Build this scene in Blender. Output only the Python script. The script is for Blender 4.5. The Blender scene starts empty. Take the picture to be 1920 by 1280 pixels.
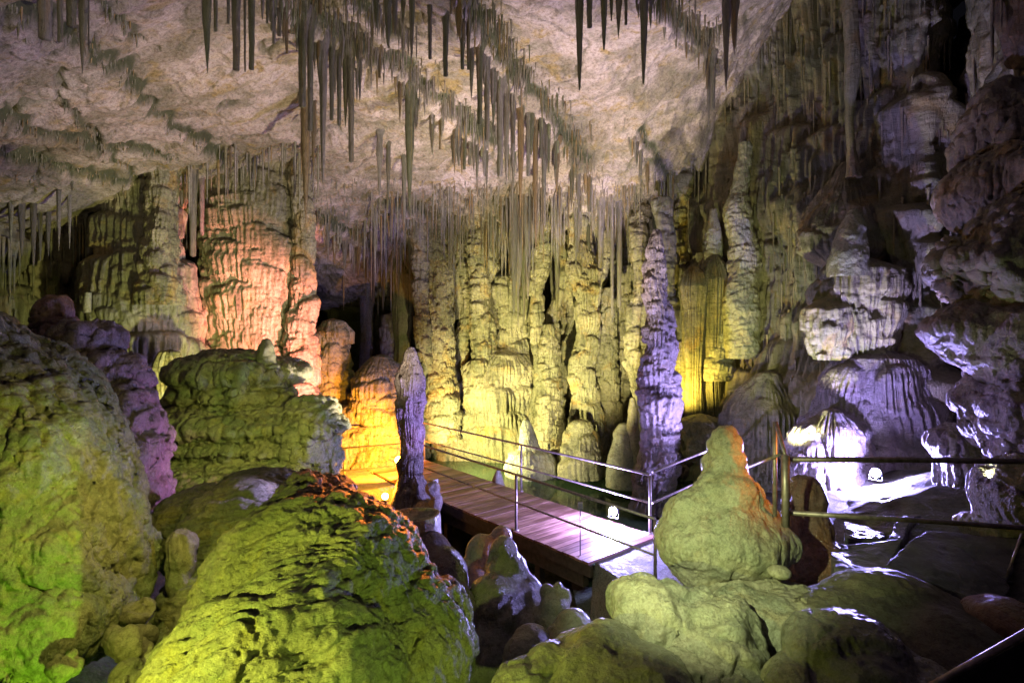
import bpy, math, random
import numpy as np
from mathutils import Vector

rnd = random.Random(7)
C = bpy.context.scene.collection
SC = bpy.context.scene

# ------------------------------------------------------------------ camera
FPX = 1067.0          # focal length in photo pixels (20 mm on a 36 mm frame)
CAMZ = 4.0
cam = bpy.data.cameras.new('camera'); camo = bpy.data.objects.new('camera', cam); C.objects.link(camo)
camo.location = (0, 0, CAMZ); camo.rotation_euler = (math.radians(90), 0, 0)
cam.lens = 20.0; cam.sensor_width = 36; cam.shift_y = -19/1920
cam.clip_start = 0.05; cam.clip_end = 200
SC.camera = camo

# ------------------------------------------------------------------ world + exposure
w = bpy.data.worlds.new('World'); SC.world = w; w.use_nodes = True
w.node_tree.nodes['Background'].inputs[0].default_value = (0.25, 0.25, 0.35, 1)
w.node_tree.nodes['Background'].inputs[1].default_value = 0.008
SC.view_settings.view_transform = 'Standard'; SC.view_settings.look = 'None'
SC.view_settings.exposure = 0.35; SC.view_settings.gamma = 1.0
SC.cycles.use_denoising = True
SC.cycles.max_bounces = 5; SC.cycles.diffuse_bounces = 1; SC.cycles.glossy_bounces = 3
SC.cycles.transparent_max_bounces = 8; SC.cycles.use_light_tree = True
SC.cycles.sample_clamp_indirect = 4.0; SC.cycles.caustics_reflective = False; SC.cycles.caustics_refractive = False

def W(px, py, d):
    """world point seen at photo pixel (px,py) at distance d"""
    return Vector(((px-960)/FPX*d, d, CAMZ-(py-621)/FPX*d))

def lamp(kind, name, loc, col, power, target=None, angle=60, blend=0.6, radius=0.06):
    l = bpy.data.lights.new(name, kind); l.color = col; l.energy = power
    l.shadow_soft_size = radius
    if kind == 'SPOT': l.spot_size = math.radians(angle); l.spot_blend = blend
    o = bpy.data.objects.new(name, l); C.objects.link(o); o.location = loc
    if target is not None:
        o.rotation_euler = (Vector(target)-Vector(loc)).to_track_quat('-Z', 'Y').to_euler()
    return o

# the cave's own coloured floodlights, standing between the rocks, plus one added orange spot
LIME = (0.80, 1.0, 0.16); YEL = (1.0, 0.86, 0.36); ORA = (1.0, 0.36, 0.04); BLUE = (0.52, 0.50, 1.0)
VIO = (0.40, 0.24, 1.0); PINK = (1.0, 0.70, 0.62); SAL = (1.0, 0.42, 0.25)
lamp('SPOT', 'flood_back_yellow', (-1.9, 14.9, 0.8), (1.0, 0.93, 0.38), 2000, (1.6, 18.6, 2.6), 140, .9, .04)
lamp('SPOT', 'flood_back_high', (1.5, 10.9, 0.9), (1.0, 0.90, 0.42), 3800, (1.6, 19, 5.4), 58, .9, .04)
lamp('SPOT', 'flood_ceiling_pink', (-1.3, 8.9, 2.0), (1.0, .84, .60), 1600, (-5.0, 11.8, 7.6), 96, .9, .05)
lamp('SPOT', 'flood_ceiling_near', (-1.2, 2.6, 3.3), (1.0, .86, .68), 800, (-2.0, 8, 8.7), 104, .9, .05)
lamp('SPOT', 'flood_ceiling_white', (1.6, 9.0, 1.0), (1.0, .84, .74), 4700, (0.8, 13.0, 9), 64, .9, .05)
lamp('SPOT', 'flood_left_green', (-1.0, 2.2, 1.0), (0.48, 1.0, 0.05), 600, (-4.0, 4.6, 0.9), 105, 1.0, .02)
lamp('SPOT', 'flood_left_yellow', (-1.9, 3.6, 3.3), (1.0, 0.92, 0.22), 115, (-3.9, 4.6, 2.1), 100, .9, .02)
lamp('SPOT', 'flood_mound_lime', (-2.5, 1.9, 2.5), (0.90, 1.0, 0.14), 420, (-0.9, 4.4, 1.5), 86, .9, .02)
lamp('SPOT', 'flood_mound_low', (0.25, 1.5, 2.3), (0.74, 1.0, 0.16), 190, (-1.0, 4.4, 1.7), 56, .9, .02)
lamp('SPOT', 'flood_far_left', (-5.5, 10.0, 2.4), (0.98, 1.0, 0.34), 420, (-8.9, 13.0, 4.6), 110, .9, .05)
lamp('SPOT', 'flood_mid_mound', (-2.0, 5.8, 3.2), (0.90, 1.0, 0.22), 300, (-4.3, 8.8, 2.3), 62, .9, .03)
lamp('SPOT', 'flood_salmon', (-2.6, 11.2, 1.4), (1.0, .27, .26), 7500, (-6.2, 14, 4.8), 40, .7, .04)
lamp('SPOT', 'flood_violet_left', (-2.2, 7.4, 1.9), (.70, .18, .55), 260, (-4.9, 6.9, 2.6), 54, .9, .03)
lamp('SPOT', 'flood_violet_stalagmite', (-0.5, 10.3, 1.3), (.45, .28, 1.0), 330, (-2.0, 11.6, 2.3), 50, .9, .03)
lamp('SPOT', 'flood_snowman_green', (0.3, 2.9, 3.4), (0.86, 1.0, 0.52), 430, (1.75, 5.3, 1.9), 60, 1.0, .02)
lamp('SPOT', 'flood_snowman_red', (4.0, 5.2, 3.3), (1.0, 0.28, 0.04), 420, (2.3, 5.6, 2.7), 36, 1.0, .35)
lamp('SPOT', 'flood_right_wall', (4.9, 10.0, 1.9), (0.94, 1.0, 0.42), 430, (6.9, 12.8, 7.0), 105, .9, .04)
lamp('SPOT', 'flood_drapery_yellow', (3.8, 13.1, 2.1), (1.0, 0.76, 0.12), 480, (4.6, 14.8, 4.2), 110, .9, .04)
lamp('SPOT', 'flood_column_violet', (4.2, 10.4, 1.4), (.44, .38, 1.0), 1200, (3.1, 12.3, 3.0), 60, .9, .03)
lamp('SPOT', 'added_mound_orange', (-0.5, 7.4, 3.3), (1.0, 0.24, 0.03), 800, (-1.2, 4.9, 2.5), 38, .9, .05)  # added spot, carries the orange lamps' light onto the mound's right shoulder
lamp('SPOT', 'flood_dome_violet', (-1.9, 5.8, 2.7), (.50, .34, 1.0), 70, (-3.6, 4.7, 2.0), 60, .9, .03)
lamp('SPOT', 'flood_pool', (0.6, 12.9, 0.5), (1.0, 0.94, 0.55), 260, (2.3, 15.6, 0.9), 80, .9, .04)
lamp('SPOT', 'flood_near_right', (5.2, 6.2, 2.4), (0.80, 0.92, 0.46), 110, (6.8, 7.8, 5.8), 90, .9, .04)

# ------------------------------------------------------------------ numpy noise
_r = np.random.RandomState(11)
_T = _r.rand(4096).astype(np.float32)*2-1
def _h(ix, iy, iz, seed):
    h = (ix*73856093) ^ (iy*19349663) ^ (iz*83492791) ^ (seed*2654435 + 97)
    h ^= (h >> 13); h = h*1274126177; h ^= (h >> 16)
    return _T[h & 4095]
def vn(x, y, z, seed=0):
    fx = np.floor(x); fy = np.floor(y); fz = np.floor(z)
    ix = fx.astype(np.int64); iy = fy.astype(np.int64); iz = fz.astype(np.int64)
    u = x-fx; v = y-fy; t = z-fz
    u = u*u*(3-2*u); v = v*v*(3-2*v); t = t*t*(3-2*t)
    def L(a, b, k): return a+(b-a)*k
    return L(L(L(_h(ix, iy, iz, seed), _h(ix+1, iy, iz, seed), u), L(_h(ix, iy+1, iz, seed), _h(ix+1, iy+1, iz, seed), u), v),
             L(L(_h(ix, iy, iz+1, seed), _h(ix+1, iy, iz+1, seed), u), L(_h(ix, iy+1, iz+1, seed), _h(ix+1, iy+1, iz+1, seed), u), v), t)
def fbm(x, y, z, f=1.0, o=4, seed=0, ridge=False):
    s = 0; a = 1.0; n = 0
    for k in range(o):
        q = vn(x*f+k*13.7, y*f-k*7.3, z*f+k*3.1, seed+k)
        if ridge: q = 1-2*np.abs(q)
        s = s+a*q; n += a; a *= .5; f *= 2.03
    return s/n
def sst(a, b, x):
    t = np.clip((x-a)/(b-a), 0, 1); return t*t*(3-2*t)

# ------------------------------------------------------------------ object helpers
def tag(o, label=None, cat=None, group=None, kind=None):
    if label: o['label'] = label
    if cat: o['category'] = cat
    if group: o['group'] = group
    if kind or label: o['kind'] = kind or 'thing'
    return o
def empty(name, loc, rz=0):
    o = bpy.data.objects.new(name, None); C.objects.link(o); o.location = loc; o.rotation_euler = (0, 0, rz)
    o.empty_display_size = .1
    return o
def np_mesh(name, V, F, smooth=True):
    """V (n,3), F (m,k) with k=3 or 4"""
    me = bpy.data.meshes.new(name)
    V = np.ascontiguousarray(V, dtype=np.float32); F = np.ascontiguousarray(F, dtype=np.int32)
    me.vertices.add(len(V)); me.vertices.foreach_set('co', V.ravel())
    k = F.shape[1]
    me.loops.add(F.size); me.loops.foreach_set('vertex_index', F.ravel())
    me.polygons.add(len(F)); me.polygons.foreach_set('loop_start', np.arange(0, F.size, k, dtype=np.int32))
    me.polygons.foreach_set('use_smooth', np.full(len(F), smooth))
    me.update(calc_edges=True); me.validate()
    return me
def link(name, me, mat, parent=None, loc=None):
    o = bpy.data.objects.new(name, me); C.objects.link(o)
    if mat and not me.materials: me.materials.append(mat)
    if parent: o.parent = parent
    if loc is not None: o.location = loc
    return o
def gridF(nr, nc, wrap=False, flip=False):
    j = np.arange(nr-1)[:, None]; i = np.arange(nc if wrap else nc-1)[None, :]
    a = j*nc+i; b = j*nc+(i+1) % nc; c = (j+1)*nc+(i+1) % nc; d = (j+1)*nc+i
    F = np.stack([a, b, c, d], -1).reshape(-1, 4)
    return F[:, ::-1] if flip else F

class MB:
    """collects simple shapes into one mesh"""
    def __init__(s): s.v = []; s.f = []
    def add(s, vs, fs):
        n = len(s.v); s.v += [tuple(v) for v in vs]; s.f += [tuple(i+n for i in f) for f in fs]
    def box(s, c, size, ax=None, bev=0.0):
        c = Vector(c); X, Y, Z = ax or (Vector((1, 0, 0)), Vector((0, 1, 0)), Vector((0, 0, 1)))
        hx, hy, hz = [q/2 for q in size]
        vs = [c+X*a*hx+Y*b*hy+Z*d*hz for d in (-1, 1) for a, b in ((-1, -1), (1, -1), (1, 1), (-1, 1))]
        s.add(vs, [(3, 2, 1, 0), (4, 5, 6, 7), (0, 1, 5, 4), (1, 2, 6, 5), (2, 3, 7, 6), (3, 0, 4, 7)])
    def tube(s, pts, r, n=12):
        pts = [Vector(p) for p in pts]; rings = []
        for i, p in enumerate(pts):
            t = (pts[min(i+1, len(pts)-1)]-pts[max(i-1, 0)]).normalized()
            a = t.orthogonal().normalized() if abs(t.z) > .9 else t.cross(Vector((0, 0, 1))).normalized()
            b = t.cross(a)
            rr = r[i] if isinstance(r, (list, tuple)) else r
            rings.append([p+(a*math.cos(2*math.pi*k/n)+b*math.sin(2*math.pi*k/n))*rr for k in range(n)])
        vs = [v for ring in rings for v in ring]; fs = []
        for i in range(len(rings)-1):
            for k in range(n):
                fs.append((i*n+k, i*n+(k+1) % n, (i+1)*n+(k+1) % n, (i+1)*n+k))
        fs.append(tuple(range(n-1, -1, -1))); fs.append(tuple((len(rings)-1)*n+k for k in range(n)))
        s.add(vs, fs)
    def build(s, name, mat, parent=None, origin=None, smooth=False):
        me = bpy.data.meshes.new(name); o0 = Vector(origin) if origin is not None else Vector((0, 0, 0))
        me.from_pydata([tuple(Vector(v)-o0) for v in s.v], [], s.f); me.update()
        if smooth:
            for p in me.polygons: p.use_smooth = len(p.vertices) == 4
        o = link(name, me, mat, parent)
        if origin is not None and parent is None: o.location = o0
        return o

# ------------------------------------------------------------------ materials
def rock_mat(name, c1, c2, stain, streak, rough=.6, bump=.5, fine=28, mid=5, stain_amt=.5, streak_amt=.5, speck=.35, spec=.35, big=.45, zs=.22, pit=0.0, flute=.5, ter=.25, dark_tint=False):
    m = bpy.data.materials.new(name); m.use_nodes = True; nt = m.node_tree; N = nt.nodes; L = nt.links
    P = N['Principled BSDF']
    tc = N.new('ShaderNodeTexCoord'); oi = N.new('ShaderNodeObjectInfo')
    ad = N.new('ShaderNodeVectorMath'); ad.operation = 'ADD'
    L.new(tc.outputs['Object'], ad.inputs[0])
    cb = N.new('ShaderNodeCombineXYZ'); mu = N.new('ShaderNodeMath'); mu.operation = 'MULTIPLY'; mu.inputs[1].default_value = 37
    L.new(oi.outputs['Random'], mu.inputs[0]); [L.new(mu.outputs[0], cb.inputs[k]) for k in range(3)]
    L.new(cb.outputs[0], ad.inputs[1]); V = ad.outputs[0]
    def noise(scale, detail=4, ro=.6, vec=V, dist=0.0):
        n = N.new('ShaderNodeTexNoise'); n.inputs['Scale'].default_value = scale; n.inputs['Detail'].default_value = detail
        n.inputs['Roughness'].default_value = ro; n.inputs['Distortion'].default_value = dist; L.new(vec, n.inputs['Vector']); return n.outputs['Fac']
    def ramp(fac, a, b, lo=0.0, hi=1.0):
        r = N.new('ShaderNodeMapRange'); r.inputs[1].default_value = a; r.inputs[2].default_value = b; r.inputs[3].default_value = lo; r.inputs[4].default_value = hi
        r.clamp = True; r.interpolation_type = 'SMOOTHSTEP'
        L.new(fac, r.inputs[0]); return r.outputs[0]
    def mix(f, a, b):
        x = N.new('ShaderNodeMix'); x.data_type = 'RGBA'
        L.new(f, x.inputs[0])
        for s, q in ((x.inputs[6], a), (x.inputs[7], b)):
            if isinstance(q, tuple): s.default_value = (*q, 1)
            else: L.new(q, s)
        return x.outputs[2]
    mp = N.new('ShaderNodeMapping'); mp.inputs['Scale'].default_value = (1, 1, zs); L.new(V, mp.inputs[0])
    col = mix(ramp(noise(big, 6, .66, dist=.8), .40, .60), c1, c2)
    col = mix(ramp(noise(big*2.3, 6, .65, dist=1.0), .52, .70, 0, stain_amt), col, stain)
    col = mix(ramp(noise(3.0, 5, .6, mp.outputs[0]), .50, .72, 0, streak_amt), col, streak)
    dk = N.new('ShaderNodeMix'); dk.data_type = 'RGBA'; dk.blend_type = 'MULTIPLY'
    L.new(ramp(noise(mid*2.2, 6, .75), .44, .66, 0, speck), dk.inputs[0]); L.new(col, dk.inputs[6]); dk.inputs[7].default_value = (.30, .27, .22, 1)
    gr = N.new('ShaderNodeMix'); gr.data_type = 'RGBA'; gr.blend_type = 'MULTIPLY'
    L.new(ramp(noise(fine*2.0, 5, .8), .40, .70, 0, min(1, speck*1.1)), gr.inputs[0]); L.new(dk.outputs[2], gr.inputs[6]); gr.inputs[7].default_value = (.42, .38, .30, 1)
    if dark_tint:
        at = N.new('ShaderNodeAttribute'); at.attribute_name = 'dark_tint'
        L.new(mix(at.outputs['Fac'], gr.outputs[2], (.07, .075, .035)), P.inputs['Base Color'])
    else: L.new(gr.outputs[2], P.inputs['Base Color'])
    L.new(ramp(noise(mid*.7, 3), .35, .7, rough-.16, rough+.14), P.inputs['Roughness'])
    P.inputs['Specular IOR Level'].default_value = spec
    b1 = N.new('ShaderNodeBump'); b1.inputs['Strength'].default_value = bump; b1.inputs['Distance'].default_value = .07
    L.new(noise(mid, 8, .68), b1.inputs['Height'])
    b2 = N.new('ShaderNodeBump'); b2.inputs['Strength'].default_value = bump; b2.inputs['Distance'].default_value = .018
    L.new(noise(fine, 5, .7), b2.inputs['Height']); L.new(b1.outputs[0], b2.inputs['Normal'])
    last = b2
    if flute > 0:
        m2 = N.new('ShaderNodeMapping'); m2.inputs['Scale'].default_value = (1, 1, .10); L.new(V, m2.inputs[0])
        b4 = N.new('ShaderNodeBump'); b4.inputs['Strength'].default_value = flute; b4.inputs['Distance'].default_value = .04
        L.new(noise(15, 4, .6, m2.outputs[0]), b4.inputs['Height']); L.new(last.outputs[0], b4.inputs['Normal']); last = b4
    if ter > 0:
        m3 = N.new('ShaderNodeMapping'); m3.inputs['Scale'].default_value = (.35, .35, 1.6); L.new(V, m3.inputs[0])
        b5 = N.new('ShaderNodeBump'); b5.inputs['Strength'].default_value = ter; b5.inputs['Distance'].default_value = .05
        L.new(noise(9, 5, .65, m3.outputs[0], .4), b5.inputs['Height']); L.new(last.outputs[0], b5.inputs['Normal']); last = b5
    if pit > 0:
        vo = N.new('ShaderNodeTexVoronoi'); vo.inputs['Scale'].default_value = 14; L.new(V, vo.inputs['Vector'])
        b3 = N.new('ShaderNodeBump'); b3.inputs['Strength'].default_value = pit; b3.inputs['Distance'].default_value = .03
        b3.invert = True
        L.new(vo.outputs['Distance'], b3.inputs['Height']); L.new(b2.outputs[0], b3.inputs['Normal']); last = b3
    L.new(last.outputs[0], P.inputs['Normal'])
    return m
M = {}
M['wall'] = rock_mat('flowstone_wall', (.34, .29, .18), (.22, .21, .14), (.40, .25, .07), (.10, .10, .06), .5, .7, flute=.9, ter=.5, stain_amt=.6, streak_amt=.7)
M['ceil'] = rock_mat('ceiling_limestone', (.28, .24, .16), (.54, .45, .37), (.36, .26, .08), (.20, .19, .11), .75, 1.0, 34, 8, .9, .6, .65, .2, .7, 1.0, flute=0, ter=.5, pit=.12, dark_tint=True)
M['tite'] = rock_mat('stalactite_stone', (.17, .18, .09), (.24, .21, .16), (.30, .20, .03), (.06, .07, .03), .6, .5, 30, 6, .6, .7, .5, zs=.10, flute=1.0, ter=.2)
M['tite_ochre'] = rock_mat('ochre_stalactite_stone', (.34, .24, .10), (.22, .18, .10), (.40, .22, .04), (.10, .09, .04), .55, .5, 30, 6, .6, .7, .5, zs=.10, flute=1.0, ter=.2)
M['tite_pale'] = rock_mat('pale_stalactite_stone', (.32, .28, .23), (.26, .25, .16), (.34, .22, .06), (.12, .12, .08), .6, .5, 30, 6, .5, .6, .5, zs=.10, flute=1.0, ter=.2)
M['col'] = rock_mat('column_stone', (.38, .34, .21), (.22, .21, .12), (.42, .26, .06), (.10, .10, .05), .5, .9, 30, 7, .7, .85, .6, flute=1.0, ter=.6)
M['green'] = rock_mat('algae_stained_flowstone', (.28, .26, .15), (.17, .20, .10), (.30, .25, .05), (.10, .11, .06), .42, .9, 40, 9, .6, .5, .6, .55, .9, flute=.5, ter=.6, pit=.3)
M['greywet'] = rock_mat('wet_grey_flowstone', (.32, .31, .22), (.24, .24, .18), (.32, .28, .10), (.15, .15, .11), .36, .7, 36, 7, .5, .45, .5, .6, .8, flute=.2, ter=.35)
M['scaly'] = rock_mat('scaly_wet_flowstone', (.32, .31, .18), (.19, .22, .12), (.36, .32, .05), (.14, .13, .07), .5, 1.0, 36, 11, .6, .45, .6, .45, 1.1, .5, flute=.3, ter=.8)
M['pale'] = rock_mat('pale_smooth_calcite', (.42, .39, .27), (.31, .32, .22), (.42, .33, .17), (.22, .24, .15), .40, .8, 34, 7, .55, .5, .55, .5, .9, flute=.4, ter=.45, pit=.25)
M['mud'] = rock_mat('mud_coated_rock', (.20, .18, .12), (.15, .15, .10), (.20, .17, .08), (.10, .09, .06), .6, .7, 40, 8, .4, .3, .6, .3, 1.0, flute=0, ter=.2)
M['brown'] = rock_mat('red_brown_rock', (.30, .15, .08), (.22, .14, .10), (.34, .16, .04), (.08, .06, .04), .38, .8, 34, 8, .5, .5, .5, .55, 1.0, flute=.5, ter=.4)
M['violet'] = rock_mat('mauve_grey_calcite', (.34, .28, .27), (.25, .21, .21), (.30, .18, .09), (.12, .10, .10), .42, .8, 32, 8, .45, .5, .5, .5, 1.0, flute=.9, ter=.5)
M['floor'] = rock_mat('cave_floor_rock', (.16, .15, .11), (.12, .12, .09), (.18, .15, .07), (.07, .07, .05), .6, .8, 34, 8, .4, .3, .6, .3, .8, flute=0, ter=.2)
M['path'] = rock_mat('concrete_path', (.34, .32, .30), (.26, .25, .24), (.22, .20, .17), (.20, .18, .16), .7, .7, 60, 16, .4, .3, .8, .3, 1.2, flute=0, ter=0)
def simple(name, col, rough=.5, metal=0.0, var=.25, scale=20, bump=.15):
    m = bpy.data.materials.new(name); m.use_nodes = True; nt = m.node_tree; N = nt.nodes; L = nt.links; P = N['Principled BSDF']
    tc = N.new('ShaderNodeTexCoord'); n = N.new('ShaderNodeTexNoise'); n.inputs['Scale'].default_value = scale; n.inputs['Detail'].default_value = 6
    L.new(tc.outputs['Object'], n.inputs['Vector'])
    r = N.new('ShaderNodeMapRange'); r.inputs[1].default_value = .3; r.inputs[2].default_value = .7; L.new(n.outputs['Fac'], r.inputs[0])
    x = N.new('ShaderNodeMix'); x.data_type = 'RGBA'; L.new(r.outputs[0], x.inputs[0])
    x.inputs[6].default_value = (*[c*(1-var) for c in col], 1); x.inputs[7].default_value = (*[min(1, c*(1+var)) for c in col], 1)
    L.new(x.outputs[2], P.inputs['Base Color']); P.inputs['Roughness'].default_value = rough; P.inputs['Metallic'].default_value = metal
    b = N.new('ShaderNodeBump'); b.inputs['Strength'].default_value = bump; b.inputs['Distance'].default_value = .01
    L.new(n.outputs['Fac'], b.inputs['Height']); L.new(b.outputs[0], P.inputs['Normal'])
    return m
M['rail'] = simple('weathered_steel_rail', (.30, .25, .22), .48, .6, .4, 18, .3)
M['darkmetal'] = simple('dark_painted_metal', (.06, .06, .07), .45, .5)
M['greymetal'] = simple('grey_box_paint', (.35, .35, .40), .45, .3)
M['beam'] = simple('dark_timber_beam', (.07, .05, .04), .7, 0, .4, 12, .4)
M['slab'] = rock_mat('dark_slab_rock', (.13, .12, .12), (.10, .10, .10), (.14, .12, .09), (.06, .06, .06), .5, .5, 30, 6)
def emis(name, col, s):
    m = bpy.data.materials.new(name); m.use_nodes = True; P = m.node_tree.nodes['Principled BSDF']
    P.inputs['Base Color'].default_value = (*col, 1); P.inputs['Emission Color'].default_value = (*col, 1); P.inputs['Emission Strength'].default_value = s
    return m
def plank_mat():
    m = bpy.data.materials.new('weathered_plank_wood'); m.use_nodes = True; nt = m.node_tree; N = nt.nodes; L = nt.links; P = N['Principled BSDF']
    at = N.new('ShaderNodeAttribute'); at.attribute_name = 'plank'
    tc = N.new('ShaderNodeTexCoord'); mp = N.new('ShaderNodeMapping'); mp.inputs['Scale'].default_value = (2.0, 26, 10); L.new(tc.outputs['Object'], mp.inputs[0])
    n = N.new('ShaderNodeTexNoise'); n.inputs['Scale'].default_value = 1.0; n.inputs['Detail'].default_value = 7; L.new(mp.outputs[0], n.inputs['Vector'])
    n2 = N.new('ShaderNodeTexNoise'); n2.inputs['Scale'].default_value = 1.6; n2.inputs['Detail'].default_value = 5; L.new(tc.outputs['Object'], n2.inputs['Vector'])
    r = N.new('ShaderNodeValToRGB'); e = r.color_ramp.elements
    e[0].position = .3; e[0].color = (.13, .055, .04, 1); e[1].position = .72; e[1].color = (.40, .22, .165, 1)
    ma = N.new('ShaderNodeMath'); ma.operation = 'ADD'; mm = N.new('ShaderNodeMath'); mm.operation = 'MULTIPLY_ADD'; mm.inputs[1].default_value = .45; mm.inputs[2].default_value = -.22
    L.new(at.outputs['Fac'], mm.inputs[0]); L.new(n.outputs['Fac'], ma.inputs[0]); L.new(mm.outputs[0], ma.inputs[1])
    mb = N.new('ShaderNodeMath'); mb.operation = 'MULTIPLY_ADD'; mb.inputs[1].default_value = .9; L.new(n2.outputs['Fac'], mb.inputs[0]); mb.inputs[2].default_value = -.47
    mc = N.new('ShaderNodeMath'); mc.operation = 'ADD'; L.new(ma.outputs[0], mc.inputs[0]); L.new(mb.outputs[0], mc.inputs[1])
    L.new(mc.outputs[0], r.inputs[0]); L.new(r.outputs[0], P.inputs['Base Color']); P.inputs['Roughness'].default_value = .5
    b = N.new('ShaderNodeBump'); b.inputs['Strength'].default_value = .4; b.inputs['Distance'].default_value = .006; L.new(n.outputs['Fac'], b.inputs['Height']); L.new(b.outputs[0], P.inputs['Normal'])
    return m
M['plank'] = plank_mat()
def water_mat():
    m = bpy.data.materials.new('still_green_water'); m.use_nodes = True; nt = m.node_tree; N = nt.nodes; L = nt.links
    for n in list(N): N.remove(n)
    out = N.new('ShaderNodeOutputMaterial'); tr = N.new('ShaderNodeBsdfTransparent'); tr.inputs[0].default_value = (.42, .60, .50, 1)
    gl = N.new('ShaderNodeBsdfGlossy'); gl.inputs['Roughness'].default_value = .03
    fr = N.new('ShaderNodeFresnel'); fr.inputs[0].default_value = 1.33; mx = N.new('ShaderNodeMixShader')
    n = N.new('ShaderNodeTexNoise'); n.inputs['Scale'].default_value = 3; tc = N.new('ShaderNodeTexCoord'); L.new(tc.outputs['Object'], n.inputs['Vector'])
    b = N.new('ShaderNodeBump'); b.inputs['Strength'].default_value = .06; b.inputs['Distance'].default_value = .05; L.new(n.outputs['Fac'], b.inputs['Height'])
    L.new(b.outputs[0], gl.inputs['Normal']); L.new(b.outputs[0], fr.inputs['Normal'])
    L.new(fr.outputs[0], mx.inputs[0]); L.new(gl.outputs[0], mx.inputs[2])
    df = N.new('ShaderNodeBsdfDiffuse'); df.inputs[0].default_value = (.10, .17, .08, 1); m2 = N.new('ShaderNodeMixShader'); m2.inputs[0].default_value = .35
    L.new(tr.outputs[0], m2.inputs[1]); L.new(df.outputs[0], m2.inputs[2]); L.new(m2.outputs[0], mx.inputs[1]); L.new(mx.outputs[0], out.inputs[0])
    return m
M['water'] = water_mat()

# ------------------------------------------------------------------ flowstone shelves (overlapping fluted scales)
def shelf_list(rg, s0, s1, z0, z1, n, w, h, p, fk=(5, 9)):
    out = []
    for _ in range(n):
        k = rg.random()**1.6
        ww = w[0]+(w[1]-w[0])*k
        hh = (h[0]+(h[1]-h[0])*k)*rg.uniform(.7, 1.3)
        out.append((rg.uniform(s0, s1), rg.uniform(z0, z1), ww, hh, (p[0]+(p[1]-p[0])*k)*rg.uniform(.7, 1.25), rg.uniform(*fk), rg.uniform(-.25, .25), rg.random()*99))
    return out
def shelves(s, z, lst, period=None, flute=.16):
    D = np.zeros((len(z), len(s)))
    for (s0, z0, w, h, p, fk, tilt, ph) in lst:
        for off in ((0,) if period is None else (-period, 0, period)):
            c = s0+off
            i0, i1 = np.searchsorted(s, [c-w, c+w]); j0, j1 = np.searchsorted(z, [z0-h*1.2-w*.3, z0+w*.7])
            if i1-i0 < 2 or j1-j0 < 2: continue
            ss = s[i0:i1]; zz = z[j0:j1][:, None]
            u = np.clip((ss-c)/w, -1, 1); arch = np.sqrt(np.clip(1-u*u, 0, 1))
            wob = vn(ss*2.3+ph, ss*0+ph, ss*0, 3)
            f1 = np.abs(np.sin(math.pi*ss*fk*.5+3*wob+ph))**.7; f1 = 1-f1
            f2 = vn(ss*fk*2.2, ss*0+ph*2, ss*0, 5)
            zt = z0+.42*w*arch+tilt*u*w+.05*w*wob
            zb = z0-h*(1-.55*u*u)+h*.34*(f1-.35)+h*.16*f2
            zb = np.minimum(zb, zt-.02)
            v = (zt[None, :]-zz)/(zt-zb)[None, :]
            g = np.where(v < .28, np.sqrt(np.clip(1-(1-v/.28)**2, 0, 1)), 1-.34*(v-.28)/.72)
            g = np.where(v < 0, 0, g)*np.clip((1-v)/.05, 0, 1)
            a = flute*np.clip(v*2.2, 0, 1)
            d = p*g*(arch**.7)[None, :]*(1-a*(f1[None, :]*1.15+.6*f2[None, :]))
            D[j0:j1, i0:i1] = np.maximum(D[j0:j1, i0:i1], d)
    return D

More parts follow.
